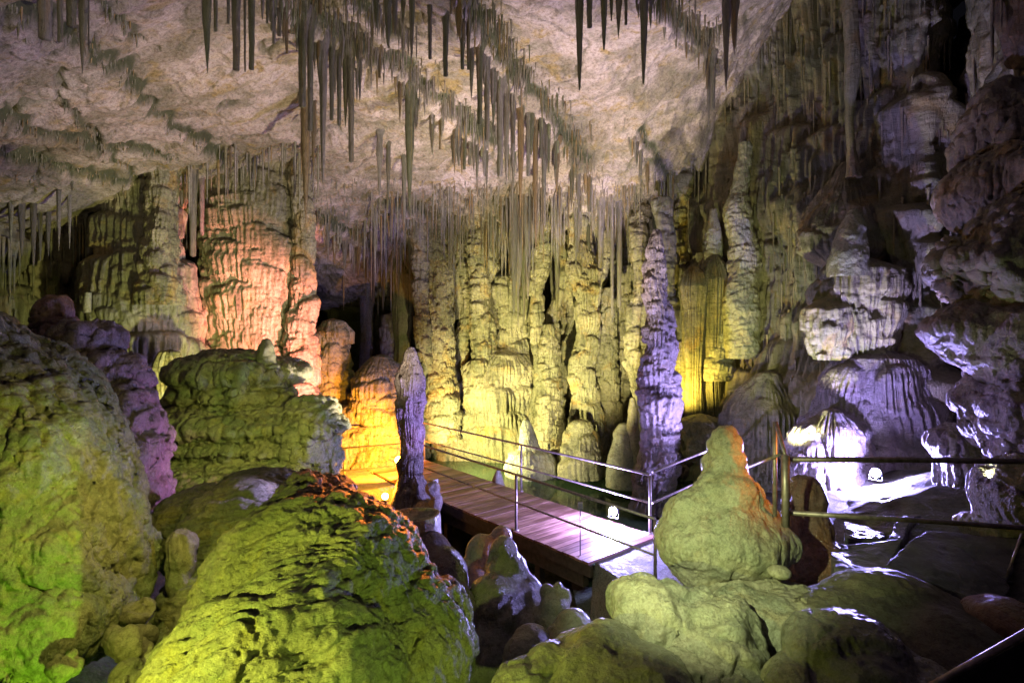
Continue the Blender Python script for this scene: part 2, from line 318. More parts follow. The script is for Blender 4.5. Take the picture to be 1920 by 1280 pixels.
def column(name, label, cat, cx, cy, z0, z1, prof, mat, seed=1, stretch=(1, 1), rot=0, sq=2.0, ds=.02, dz=.02, shelf=None, noise=(.05, 2.0), wander=.04, lean=(0, 0), group=None, flutes=None, extra=None, closed=True, hang=False, sink=.0):
    """upright dripstone body: rings of radius prof(t) (t=0 base .. 1 top), scales added outward"""
    rg = random.Random(seed)
    if hang:
        zn = float(bil(CZ, np.array([cx]), np.array([cy]))[0])+.35
        if zn > z1: prof = [(t_*(z1-z0)/(zn-z0), r_) for t_, r_ in prof]+[(1, prof[-1][1]*1.15)]; z1 = zn
    if sink: prof = [(0, prof[0][1])]+[((t_*(z1-z0)+sink)/(z1-z0+sink), r_) for t_, r_ in prof]; z0 -= sink
    H = z1-z0
    ts = np.array([p[0] for p in prof]); rs = np.array([p[1] for p in prof]); rm = float(rs.max())
    nc = int(max(20, min(520, 2*math.pi*rm*max(stretch)/ds))); nr = int(max(12, min(620, H/dz)))
    th = np.arange(nc)/nc*2*math.pi; z = np.linspace(0, H, nr); t = z/H
    r = np.interp(t, ts, rs)
    R = np.repeat(r[:, None], nc, 1)
    S = th*rm; per = 2*math.pi*rm
    if shelf:
        area = per*H; n = int(shelf.get('n', area*shelf.get('dens', 3)/((shelf['w'][0]+shelf['w'][1])*(shelf['h'][0]+shelf['h'][1])*.5)))
        l = shelf_list(rg, 0, per, 0, H, n, shelf['w'], shelf['h'], shelf['p'], shelf.get('fk', (5, 10)))
        D = shelves(S, z, l, per, shelf.get('flute', .2))
        l2 = shelf_list(rg, 0, per, 0, H, int(area*5/.03), (.05, .14), (.06, .20), (.015, .06), (14, 26))
        D = D+.8*shelves(S, z, l2, per, .6)
        R = R + D*np.clip(R/rm*1.6, .15, 1)
    X0 = np.cos(th)[None, :]*R; Y0 = np.sin(th)[None, :]*R; Z0 = np.repeat(z[:, None], nc, 1)
    if flutes:
        fl = fbm(np.cos(th)[None, :]*flutes[0]+0*Z0, np.sin(th)[None, :]*flutes[0]+0*Z0, Z0*flutes[2], 1, 3, seed+5, True)
        R = R + fl*flutes[1]*np.clip(R/rm*2, 0, 1)
    nn = fbm(X0+cx, Y0+cy, Z0+z0, noise[1], 4, seed)
    R = R*(1+0*nn)+nn*noise[0]*np.clip(R/rm*1.5, .1, 1)
    R = np.maximum(R, .002)
    e = (np.abs(np.cos(th))**sq+np.abs(np.sin(th))**sq)**(-1/sq)
    X = np.cos(th)*e*R*stretch[0]; Y = np.sin(th)*e*R*stretch[1]
    cr, sr = math.cos(rot), math.sin(rot); X, Y = X*cr-Y*sr, X*sr+Y*cr
    wx = vn(z*.8, z*0+seed, z*0, 31)*wander+lean[0]*t; wy = vn(z*.8, z*0+seed, z*0+9, 32)*wander+lean[1]*t
    X = X+wx[:, None]; Y = Y+wy[:, None]
    V = np.stack([X, Y, Z0], -1).reshape(-1, 3); F = gridF(nr, nc, True)
    if closed:
        n0 = len(V); V = np.vstack([V, [[X[-1].mean(), Y[-1].mean(), H+.3*float(R[-1].mean())]]])
        k = np.arange(nc); a = (nr-1)*nc+k; b = (nr-1)*nc+(k+1) % nc
        F = np.vstack([F, np.stack([a, b, np.full(nc, n0), np.full(nc, n0)], -1)])
        me = bpy.data.meshes.new(name)
        Q = F[:-nc]; T = F[-nc:, :3]
        me.vertices.add(len(V)); me.vertices.foreach_set('co', V.astype(np.float32).ravel())
        lv = np.concatenate([Q.ravel(), T.ravel()]).astype(np.int32)
        me.loops.add(len(lv)); me.loops.foreach_set('vertex_index', lv)
        me.polygons.add(len(Q)+len(T)); me.polygons.foreach_set('loop_start', np.concatenate([np.arange(len(Q))*4, len(Q)*4+np.arange(len(T))*3]).astype(np.int32))
        me.polygons.foreach_set('use_smooth', np.full(len(Q)+len(T), True)); me.update(calc_edges=True)
    else:
        me = np_mesh(name, V, F)
    o = link(name, me, mat, loc=(cx, cy, z0))
    return tag(o, label, cat, group)

# ------------------------------------------------------------------ melted rock bodies from merged ellipsoids
def ico_np(sub=4):
    import bmesh
    bm = bmesh.new(); bmesh.ops.create_icosphere(bm, subdivisions=sub, radius=1)
    V = np.array([v.co[:] for v in bm.verts]); F = np.array([[v.index for v in f.verts] for f in bm.faces]); bm.free()
    return V, F
ICO = ico_np(4)
def rotm(rx, ry, rz):
    from mathutils import Euler
    return np.array(Euler((math.radians(rx), math.radians(ry), math.radians(rz))).to_matrix())
def blobs(name, label, cat, bl, mat, voxel=.03, smooth=12, disp=(), group=None, parent=None, base=None, floor_z=None):
    """bl: list of (centre, (rx,ry,rz)[, (rot deg)]) -> one merged, smoothed, displaced surface"""
    Vs = []; Fs = []; n = 0
    for b in bl:
        c = np.array(b[0][:]); r = np.array(b[1]); V = ICO[0]*r
        if len(b) > 2: V = V @ rotm(*b[2]).T
        Vs.append(V+c); Fs.append(ICO[1]+n); n += len(V)
    me = np_mesh('tmp', np.vstack(Vs), np.vstack(Fs)); o = bpy.data.objects.new('tmp', me); C.objects.link(o)
    md = o.modifiers.new('r', 'REMESH'); md.mode = 'VOXEL'; md.voxel_size = voxel*2; md.use_smooth_shade = True
    if smooth:
        ms = o.modifiers.new('s', 'SMOOTH'); ms.factor = .5; ms.iterations = smooth
    mu_ = o.modifiers.new('u', 'SUBSURF'); mu_.levels = 1; mu_.render_levels = 1
    dg = bpy.context.evaluated_depsgraph_get(); dg.update(); ev = o.evaluated_get(dg)
    m2 = bpy.data.meshes.new_from_object(ev, depsgraph=dg); bpy.data.objects.remove(o); bpy.data.meshes.remove(me)
    nv = len(m2.vertices); P = np.empty(nv*3, np.float32); m2.vertices.foreach_get('co', P); P = P.reshape(-1, 3).astype(np.float64)
    for d in disp:
        mode, f, a, sd = d[:4]
        Nn = np.empty(nv*3, np.float32); m2.vertex_normals.foreach_get('vector', Nn); Nn = Nn.reshape(-1, 3).astype(np.float64)
        x, y, z = P.T
        if mode == 'lump': q = fbm(x, y, z, f, 4, sd)
        elif mode == 'drip':
            wz = fbm(x, y, z, 2.0, 2, sd+50)*.25
            q = fbm(x+wz, y+wz, z*.16, f, 3, sd, True); q = np.where(np.abs(Nn[:, 2]) < .95, q, q*.3)
        elif mode == 'scale':
            wz = fbm(x, y, z, 1.5, 2, sd+50)*.35
            q = fbm(x*.55, y*.55, (z+wz)*1.6, f, 4, sd, True)
        elif mode == 'flow':   # scales stretched along a given direction d[4] (world vector)
            dv = np.array(d[4], float); dv /= np.linalg.norm(dv); al = x*dv[0]+y*dv[1]+z*dv[2]
            k = d[5] if len(d) > 5 else .75
            wz = fbm(x, y, z, 1.3, 2, sd+50)*.3
            q = fbm(x-dv[0]*al*k+wz, y-dv[1]*al*k+wz, z-dv[2]*al*k, f, 4, sd, True)
            q = np.sign(q)*np.abs(q)**.8
        elif mode == 'terrace':
            zz = z+fbm(x, y, z, 1.2, 2, sd+50)*.35
            q = (zz*f) % 1.0; q = np.where(q > .15, (1-q)/.85, q/.15)*-1+.5
            q = -q
        elif mode == 'cell':
            g = np.abs(fbm(x, y, z, f, 2, sd)); q = sst(0, .22, g)-.6
        elif mode == 'shelf':   # overlapping fluted scales; d[4]: dict(w,h,p,dens,fk,flute,ang)
            k = d[4]; ca, sa = math.cos(k.get('ang', 0)), math.sin(k.get('ang', 0)); ss = x*ca+y*sa
            g1 = np.arange(ss.min()-.1, ss.max()+.1, .014); g2 = np.arange(z.min()-.1, z.max()+.1, .014)
            n_ = int((g1[-1]-g1[0])*(g2[-1]-g2[0])*k.get('dens', 3)/((k['w'][0]+k['w'][1])*(k['h'][0]+k['h'][1])*.5))
            DD = shelves(g1, g2, shelf_list(random.Random(sd), g1[0], g1[-1], g2[0], g2[-1], n_, k['w'], k['h'], k['p'], k.get('fk', (9, 16))), None, k.get('flute', .4))
            fx = (ss-g1[0])/.014; fy = (z-g2[0])/.014; i_ = fx.astype(int); j_ = fy.astype(int); u_ = fx-i_; v_ = fy-j_
            q = (DD[j_, i_]*(1-u_)+DD[j_, i_+1]*u_)*(1-v_)+(DD[j_+1, i_]*(1-u_)+DD[j_+1, i_+1]*u_)*v_
            q = q*np.clip(1.1-np.abs(Nn[:, 2]), 0, 1)
        elif mode == 'scallop':   # overlapping lips stepping down along d[4]
            dv = np.array(d[4], float); dv /= np.linalg.norm(dv); al = x*dv[0]+y*dv[1]+z*dv[2]
            c = al*f+fbm(x, y, z, 1.5, 4, sd+3)*(d[5] if len(d) > 5 else 1.6)*f*.22; fr = c-np.floor(c)
            cid = np.floor(c); br = vn(x*5+cid*3.1, y*5, z*5+cid*1.7, sd+9)
            q = np.where(fr < .75, fr/.75, (1-fr)/.25)-.45
            q = q*(.55+.75*br)
        elif mode == 'flowx':  # lips along d[4] left of x=d[6], along d[5] right of it
            q = []
            for dv in (d[4], d[5]):
                dv = np.array(dv, float); dv /= np.linalg.norm(dv); al = x*dv[0]+y*dv[1]+z*dv[2]; wz = fbm(x, y, z, 1.1, 3, sd+50)*.45
                g = fbm(x-dv[0]*al*.84+wz, y-dv[1]*al*.84+wz, z-dv[2]*al*.84, f, 3, sd, True); q.append(np.where(g > 0, g**.8, -(-g)**1.2*1.3) if False else np.sign(g)*np.abs(g)**.85)
            m_ = sst(d[6]-d[7], d[6]+d[7], x); q = q[0]*(1-m_)+q[1]*m_
        elif mode == 'crack':   # short fissures, longer upright
            g = fbm(x, y, z*.28, f, 3, sd); mk = sst(-.05, .30, fbm(x, y, z*.5, f*.5, 2, sd+4))
            q = -np.exp(-(g/.055)**2)*mk
        elif mode == 'horiz':   # shelves: big sideways push with noise in z only
            q = fbm(x*.4, y*.4, z, f, 3, sd)
        P = P+Nn*(q*a)[:, None]
        m2.vertices.foreach_set('co', P.astype(np.float32).ravel()); m2.update()
    if base is None:
        base = (float(P[:, 0].mean()), float(P[:, 1].mean()), float(P[:, 2].min()))
    P = P-np.array(base)
    m2.vertices.foreach_set('co', P.astype(np.float32).ravel()); m2.update(); m2.name = name
    m2.polygons.foreach_set('use_smooth', np.full(len(m2.polygons), True))
    m2.materials.clear()
    o = link(name, m2, mat, parent, base)
    return tag(o, label, cat, group)

def S(px, d):  # photo pixels -> metres at distance d
    return px/FPX*d

# ------------------------------------------------------------------ CEILING (height field over the ground plan)
cp = [(0, 0, 5.4), (-60, 250, 7.5), (0, 400, 11), (300, 370, 13), (250, 150, 8.5), (500, 0, 7.8), (450, 330, 13.5), (560, 455, 16.0), (610, 455, 16.6), (650, 480, 18.0), (700, 530, 19.0), (760, 555, 19.6),
      (960, 0, 8.5), (960, 250, 13), (900, 440, 18), (1150, 0, 9), (1150, 300, 14.3), (1130, 520, 19.3), (1330, 100, 12), (1320, 300, 15),
      (1500, 0, 13.0), (1400, 150, 15), (700, 200, 11.3), (1260, 400, 17.0)]
pts = [tuple(W(*c)) for c in cp]
pts += [(9.2, 12, 13), (11, 14, 13), (7.0, 8, 9.8), (6.6, 5, 9.0), (0, -2, 7.5), (-6, -2, 6.5), (6, -2, 8), (-11, 4, 6.2), (-12, 9, 6.2), (0, 23, 5.5), (-7, 21, 5.2), (6, 20, 7.5), (0, 4, 8.2), (3, 5, 8.6), (12, 8, 10)]
A = np.array(pts)
def tps(r2): return np.where(r2 > 1e-9, r2*np.log(np.maximum(r2, 1e-9)), 0)
K = tps(((A[:, None, :2]-A[None, :, :2])**2).sum(-1))+np.eye(len(A))*.8
Pm = np.c_[np.ones(len(A)), A[:, :2]]
Ms = np.block([[K, Pm], [Pm.T, np.zeros((3, 3))]])
sol = np.linalg.solve(Ms, np.r_[A[:, 2], 0, 0, 0])
def ceil_base(x, y):
    sh = np.shape(x); x = np.ravel(x); y = np.ravel(y); z = sol[-3]+sol[-2]*x+sol[-1]*y
    for i in range(len(A)): z = z+sol[i]*tps((x-A[i, 0])**2+(y-A[i, 1])**2)
    return np.clip(z, 4.6, 14).reshape(sh)
GS = .032; CX = np.arange(-13.5, 12.0, GS); CY = np.arange(-2.5, 23, GS)
GX, GY = np.meshgrid(CX, CY)
CZ = ceil_base(GX, GY)
def bil(G, x, y):
    fx = np.clip((x-CX[0])/GS, 0, len(CX)-1.001); fy = np.clip((y-CY[0])/GS, 0, len(CY)-1.001)
    i = fx.astype(int); j = fy.astype(int); u = fx-i; v = fy-j
    return (G[j, i]*(1-u)+G[j, i+1]*u)*(1-v)+(G[j+1, i]*(1-u)+G[j+1, i+1]*u)*v
def ray_ceil(px, py, dmax=21.5, G=None):
    G = CZ if G is None else G
    d = np.arange(2.5, dmax, .02); x = (px-960)/FPX*d; z = CAMZ-(py-621)/FPX*d
    c = bil(G, x, d); k = np.nonzero(z > c)[0]
    dd = d[k[0]] if len(k) else dmax
    return Vector(((px-960)/FPX*dd, dd, CAMZ-(py-621)/FPX*dd))
RID = [  # (pixel polyline, height of the step, width)
    ([(490, -60), (560, 45), (640, 100), (690, 125), (745, 140), (795, 185), (860, 245), (960, 300)], .55, 1.1),
    ([(590, -40), (650, 35), (700, 75), (760, 110)], .45, .8),
    ([(850, -60), (880, 50), (920, 108), (955, 160), (1010, 205), (1060, 270), (1110, 335)], .60, 1.2),
    ([(-60, 10), (60, 62), (150, 95), (235, 145), (285, 215), (370, 265), (445, 335)], .34, .7),
    ([(-60, 215), (80, 272), (200, 290), (330, 300)], .26, .6),
    ([(-60, 315), (150, 335), (300, 358), (410, 372)], .3, .6),
    ([(170, 0), (215, 60), (260, 100)], .2, .6),
    ([(110, 190), (160, 265), (230, 325), (290, 378)], .14, .4),
    ([(1190, -20), (1290, 75), (1345, 125)], .5, .8),
    ([(1190, 250), (1240, 330), (1270, 380)], .3, .7),
    ([(400, 340), (530, 345), (575, 390)], .3, .7),
    ([(560, 400), (640, 435), (720, 500), (800, 545)], .35, .9),
    ([(700, 380), (800, 420), (900, 470), (1000, 500)], .3, .8)]
RW = []
for pl, hgt, wd in RID:
    q = []
    for (a, b), (c, d) in zip(pl[:-1], pl[1:]):
        n = max(2, int(math.hypot(c-a, d-b)/12))
        for k in range(n): q.append((a+(c-a)*k/n, b+(d-b)*k/n))
    q.append(pl[-1])
    RW.append(([ray_ceil(*p) for p in q], hgt, wd, q))
CZ0 = CZ.copy(); TINT = np.zeros_like(CZ)  # darker olive ceiling colour along ridge lines, cracks, steep parts and the back
for wp, hgt, wd, q in RW:
    P2 = np.array([(p.x+.08*math.sin(i*1.9)+.05*math.sin(i*4.3), p.y+.06*math.cos(i*2.3)) for i, p in enumerate(wp)])
    lo = P2.min(0)-2.5*wd; hi = P2.max(0)+2.5*wd
    i0, i1 = np.searchsorted(CX, [lo[0], hi[0]]); j0, j1 = np.searchsorted(CY, [lo[1], hi[1]])
    if i1-i0 < 2 or j1-j0 < 2: continue
    X = GX[j0:j1, i0:i1]; Y = GY[j0:j1, i0:i1]; best = np.full(X.shape, 1e9); sg = np.zeros(X.shape); tt = np.zeros(X.shape)
    for k in range(len(P2)-1):
        a = P2[k]; b = P2[k+1]; ab = b-a; L2 = max(ab@ab, 1e-6)
        t = np.clip(((X-a[0])*ab[0]+(Y-a[1])*ab[1])/L2, 0, 1); dx = X-a[0]-t*ab[0]; dy = Y-a[1]-t*ab[1]; D2 = dx*dx+dy*dy
        s_ = np.sign(ab[0]*(Y-a[1])-ab[1]*(X-a[0])); m_ = D2 < best
        best = np.where(m_, D2, best); sg = np.where(m_, s_, sg); tt = np.where(m_, (k+t)/(len(P2)-1), tt)
    d = np.sqrt(best)*sg    # the far/right side is positive; the near/left side is recessed upward
    endf = sst(0, .12, tt)*sst(0, .12, 1-tt)*(.55+.45*vn(tt*9, tt*0+hgt, tt*0, 3))
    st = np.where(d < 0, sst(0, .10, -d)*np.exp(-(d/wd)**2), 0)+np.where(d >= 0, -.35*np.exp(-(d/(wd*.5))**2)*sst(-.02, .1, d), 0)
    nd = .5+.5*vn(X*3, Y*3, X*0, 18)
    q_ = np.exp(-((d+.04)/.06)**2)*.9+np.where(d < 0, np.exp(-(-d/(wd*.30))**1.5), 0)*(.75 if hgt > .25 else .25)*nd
    TINT[j0:j1, i0:i1] = np.maximum(TINT[j0:j1, i0:i1], np.clip(q_, 0, 1)*sst(0, .3, endf))
    CZ[j0:j1, i0:i1] += hgt*endf*st+.16*sst(0, .1, endf)*np.exp(-((d+.03)/.045)**2)*(.5+.5*vn(X*6, Y*6, X*0, 8))
CZ += fbm(GX, GY, CZ*0, .35, 3, 4)*.30+fbm(GX, GY, CZ*.7, 1.1, 4, 14)*.11
rg_ = fbm(GX, GY, CZ*0, 1.9, 4, 21, True); CZ += np.where(rg_ > .35, -(rg_-.35)*.16, 0)
CZ += fbm(GX, GY, CZ, 3.0, 4, 17, True)*.04+fbm(GX, GY, CZ, 11.0, 2, 18)*.02
rv = np.abs(fbm(GX*.9, GY*.9, CZ*0, .5, 4, 41)); CZ += .13*np.exp(-(rv/.010)**2); TINT = np.maximum(TINT, .75*np.exp(-(rv/.013)**2))
rv = np.abs(fbm(GX, GY, CZ*0, .9, 4, 47)); CZ += .07*np.exp(-(rv/.008)**2); TINT = np.maximum(TINT, .5*np.exp(-(rv/.012)**2))
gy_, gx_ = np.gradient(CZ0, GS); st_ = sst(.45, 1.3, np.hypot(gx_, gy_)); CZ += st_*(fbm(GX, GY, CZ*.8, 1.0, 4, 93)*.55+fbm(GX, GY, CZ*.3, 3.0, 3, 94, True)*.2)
TINT = np.maximum(TINT, st_*.55*sst(-.1, .4, fbm(GX, GY, CZ, 1.1, 4, 95)))
TINT = np.clip(TINT+.45*sst(.15, .5, fbm(GX, GY, CZ*0, 2.2, 5, 91))*sst(12, 16, GY), 0, 1)
V = np.stack([GX, GY, CZ], -1).reshape(-1, 3)
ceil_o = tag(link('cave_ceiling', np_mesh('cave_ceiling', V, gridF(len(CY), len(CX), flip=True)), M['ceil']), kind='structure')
at_ = ceil_o.data.attributes.new('dark_tint', 'FLOAT', 'POINT'); at_.data.foreach_set('value', TINT.ravel().astype(np.float32))

# ------------------------------------------------------------------ CAVE WALLS (plan curve raised, shelves pushed out of it)
def catmull(P, ds):
    P = [np.array(p, float) for p in P]; P = [2*P[0]-P[1]]+P+[2*P[-1]-P[-2]]; out = []
    for i in range(1, len(P)-2):
        for t in np.linspace(0, 1, 60, endpoint=False):
            a, b, c, d = P[i-1:i+3]
            out.append(.5*((2*b)+(-a+c)*t+(2*a-5*b+4*c-d)*t*t+(-a+3*b-3*c+d)*t**3))
    out = np.array(out); L = np.r_[0, np.cumsum(np.linalg.norm(np.diff(out, axis=0), axis=1))]
    s = np.arange(0, L[-1], ds); return s, np.c_[np.interp(s, L, out[:, 0]), np.interp(s, L, out[:, 1])]
WALLP = []
def wall(name, P, z0, z1, ds, dz, seed, shelfsets, cav=(), bul=(), ribs=0, mat='wall', noise=.45, fine=.05):
    s, Q = catmull(P, ds); z = np.arange(z0, z1, dz)
    T = np.gradient(Q, axis=0); T /= np.linalg.norm(T, axis=1)[:, None]; Nn = np.c_[T[:, 1], -T[:, 0]]   # toward the camera side for a left-to-right curve
    rg = random.Random(seed); D = np.zeros((len(z), len(s)))
    for (sa, sb, za, zb, n, ww, hh, pp, fk) in shelfsets:
        l = shelf_list(rg, sa*s[-1], sb*s[-1], za, zb, n, ww, hh, pp, fk)
        D = np.maximum(D, shelves(s, z, l, None, .75))
    X = Q[:, 0][None, :]+0*z[:, None]; Y = Q[:, 1][None, :]+0*z[:, None]; Z = z[:, None]+0*X
    l2 = shelf_list(rg, .12*s[-1], s[-1]*.96, z0+1, z1-.5, 3800, (.08, .22), (.10, .34), (.02, .09), (10, 18))
    D = D+.8*shelves(s, z, l2, None, .6)
    D = D+fbm(X, Y, Z, .45, 3, seed+2)*noise+fbm(X, Y, Z*.35, 2.2, 3, seed+8, True)*.10+fbm(X, Y, Z, 4, 3, seed+9)*fine
    for (px, py, rx, ry, dep) in cav:
        u = (960+FPX*X/Y-px)/rx; v = (621-FPX*(Z-CAMZ)/Y-py)/ry; q = u*u+v*v+.35*fbm(X, Y, Z, 1.2, 3, seed+30)
        D = D-dep*sst(1.0, .55, q)
    for (px, py, rx, ry, am) in bul:
        u = (960+FPX*X/Y-px)/rx; v = (621-FPX*(Z-CAMZ)/Y-py)/ry; D = D+am*np.exp(-(u*u+v*v))
    X = X+Nn[:, 0][None, :]*D; Y = Y+Nn[:, 1][None, :]*D
    for _ in range(ribs):
        i = int((.22+.73*rg.random())*(len(s)-1)); j = int(rg.uniform(.12, .97)*(len(z)-1))
        WALLP.append((X[j, i]+Nn[i, 0]*.02, Y[j, i]+Nn[i, 1]*.02, Z[j, i]))
    V = np.stack([X, Y, Z], -1).reshape(-1, 3)
    return tag(link(name, np_mesh(name, V, gridF(len(z), len(s))), M[mat]), kind='structure')
cav = [(640, 600, 110, 150, 7.5), (850, 690, 32, 115, 3.2), (1066, 660, 46, 115, 3.2), (1190, 690, 40, 105, 2.6), (430, 560, 40, 60, .5),
       (335, 430, 40, 80, 2.0), (195, 430, 20, 60, 1.5), (985, 540, 36, 40, 1.5)]
wall('cave_wall', [(-13, -2), (-12.6, 5), (-11.6, 10), (-10, 14), (-7.6, 17.2), (-4.6, 19.6), (-1, 21.0), (2.5, 20.0), (4.5, 17.4), (5.4, 15.4), (6.6, 13.7), (7.5, 12.4), (8.1, 11.2), (8.7, 12.3), (9.6, 15), (11, 20)],
     -1.2, 13.2, .032, .032, 5,
     [(.15, .92, -.5, 8, 1600, (.12, .55), (.15, .7), (.05, .35), (5, 11)),
      (.30, .66, 3.0, 7.5, 420, (.07, .22), (.6, 1.8), (.06, .22), (8, 14)),
      (.60, .93, 0, 9, 560, (.22, .62), (.35, 1.1), (.15, .6), (5, 9)),
      (.66, .93, 4, 12.5, 330, (.15, .50), (.7, 2.2), (.12, .45), (6, 10))], cav, [(1590, 760, 150, 160, .9), (1440, 780, 90, 110, .6), (1590, 420, 120, 60, .5), (1330, 700, 60, 150, .3), (1260, 640, 40, 200, .5)], 4200)
wall('cave_wall', [(14.5, 20), (11.6, 14.5), (9.7, 11.5), (8.6, 9.9), (7.8, 8.6), (7.2, 7.6), (6.9, 5.5), (6.6, 2), (6.4, -2)], -.8, 12, .03, .03, 9,
     [(0, 1, 1, 11, 320, (.15, .6), (.4, 1.6), (.1, .45), (5, 9))], (), (), 500, 'wall', .3)

# ------------------------------------------------------------------ FLOOR and water
fp = [(0, 17, -1.0), (-2, 18, -.9), (2, 14.5, -1.0), (3, 17, -.9), (1, 12, -.8), (3.2, 12, -.3), (-1, 21, .2), (-5, 19, .3), (3, 20, .1), (6, 17, .3), (-3, 16.4, .25), (-7.5, 16, .6),
      (4.4, 10.3, .38), (4.9, 12.5, .45), (3.2, 9.2, .30), (6.5, 14, .5), (-6, 12, .5), (-10, 12, 2.2), (-12, 8, 2.6), (-.5, 9, -1.0), (1.2, 7.2, -.8), (-1.5, 9.5, -.8), (0, 5.5, -.4), (0, 2, .3), (-3, 3, .2), (-4, 8, .3), (-12, 2, 1.5), (4.5, 7.6, 1.45), (5.6, 9, 1.4), (7, 11, 1.3), (8, 12, 1.4), (3.4, 6, .9), (5, 4, 1.3), (4, 2, 1.0), (0, -2, 0), (10, 4, 2), (-4.6, 13.2, .38)]
B = np.array(fp)
Kf = tps(((B[:, None, :2]-B[None, :, :2])**2).sum(-1))+np.eye(len(B))*.3; Pf = np.c_[np.ones(len(B)), B[:, :2]]
sf = np.linalg.solve(np.block([[Kf, Pf], [Pf.T, np.zeros((3, 3))]]), np.r_[B[:, 2], 0, 0, 0])
FX, FY = np.meshgrid(np.arange(-13.2, 12.5, .06), np.arange(-2.2, 22.5, .06)); x = FX.ravel(); y = FY.ravel(); z = sf[-3]+sf[-2]*x+sf[-1]*y
for i in range(len(B)): z = z+sf[i]*tps((x-B[i, 0])**2+(y-B[i, 1])**2)
z = np.clip(z, -1.6, 3.4)+fbm(x, y, x*0, .9, 4, 61)*.22+fbm(x, y, x*0, 4, 3, 65)*.05
tag(link('cave_floor', np_mesh('cave_floor', np.c_[x, y, z], gridF(*FX.shape)), M['floor']), kind='structure')
wv = [(-3.6, 14.4, 0), (1.2, 8.9, 0), (3.6, 9.6, 0), (6.5, 13, 0), (6.8, 16.5, 0), (4.5, 19.5, 0), (-1, 21.6, 0), (-5, 20.4, 0), (-4.6, 16, 0)]
me = bpy.data.meshes.new('pool_water'); me.from_pydata(wv, [], [tuple(range(len(wv)))]); me.update()
tag(link('pool_water', me, M['water']), kind='structure')

# ------------------------------------------------------------------ STALACTITES
def tite_mesh(name, seed, kind='cone', mat=None, n=18, rows=56):
    """unit stalactite: root at z=0, tip at z=-1, root radius 1 (scaled per copy)"""
    rg = random.Random(seed); t = np.linspace(0, 1, rows); th = np.arange(n)/n*2*math.pi
    if kind == 'cone': r = (1-t)**.62*.92+.08*(t < .999)
    elif kind == 'blunt': r = .80-.28*t+.25*np.exp(-t*9)
    elif kind == 'straw': r = .55-.25*t
    elif kind == 'carrot': r = np.interp(t, [0, .15, .45, .8, 1], [1, .82, .74, .34, .05])
    else: r = np.interp(t, [0, .12, .4, .55, .8, 1], [1, .7, .78, .5, .36, .04])
    r = r+.55*np.exp(-t*22)
    T, H = np.meshgrid(t, th, indexing='ij'); R = np.repeat(r[:, None], n, 1)
    gr = fbm(np.cos(H)*1.5, np.sin(H)*1.5, T*1.2, 1.3, 3, seed, True)*.22
    kn = fbm(np.cos(H), np.sin(H), T*22, .9, 3, seed+7)*.16
    R = R*(1+gr+kn)
    wx = vn(t*2.5, t*0+seed, t*0, 5)*.25*t; wy = vn(t*2.5, t*0+seed, t*0+5, 6)*.25*t
    V = np.stack([np.cos(H)*R+wx[:, None], np.sin(H)*R+wy[:, None], -T+.08*(T < .001)], -1).reshape(-1, 3)
    V = np.vstack([V, [[wx[-1], wy[-1], -1.012]]]); n0 = len(V)-1
    F = gridF(rows, n, True, flip=True); k = np.arange(n); a = (rows-1)*n+k; b = (rows-1)*n+(k+1) % n
    F3 = np.vstack([F[:, [0, 1, 2]], F[:, [0, 2, 3]], np.stack([b, a, np.full(n, n0)], -1)])
    me = np_mesh(name, V, F3); me.materials.append(mat); return me
TM = {}
for mk, mt in (('d', M['tite']), ('p', M['tite_pale']), ('o', M['tite_ochre'])):
    TM[mk] = [tite_mesh('stalactite', 10+i, k, mt) for i, k in enumerate(('cone', 'blunt', 'carrot', 'knob', 'blunt', 'carrot', 'straw'))]
NT = 0
def tite(px, y0, y1, wpx, label, group=None, d=None, mk='d', kind=None, rg=rnd):
    """hang one stalactite from the ceiling seen at (px,y0) down to y1"""
    global NT
    if d is None:
        p = ray_ceil(px, y0); d = p.y
        if p.y > 21.4: return None
    top = CAMZ-(y0-621)/FPX*d; bot = CAMZ-(y1-621)/FPX*d; x = (px-960)/FPX*d
    zc = float(bil(CZ, np.array([x]), np.array([d]))[0]); top = min(max(top, zc), top+2.2)+.12
    k = {'cone': 0, 'blunt': 1, 'carrot': 2, 'knob': 3, 'straw': 6}.get(kind)
    if k is None: k = rg.choice([0, 1, 2, 2, 3, 4, 5])
    r = wpx/2/FPX*d*1.15
    TQ.append((wpx*max(1, y1-max(y0, 0))*(5 if y0 < 0 else 1), x, d, top, r, rg.uniform(.8, 1.1), max(.05, top-bot), rg.uniform(0, 6.28), mk, k, label, group))
TQ = []

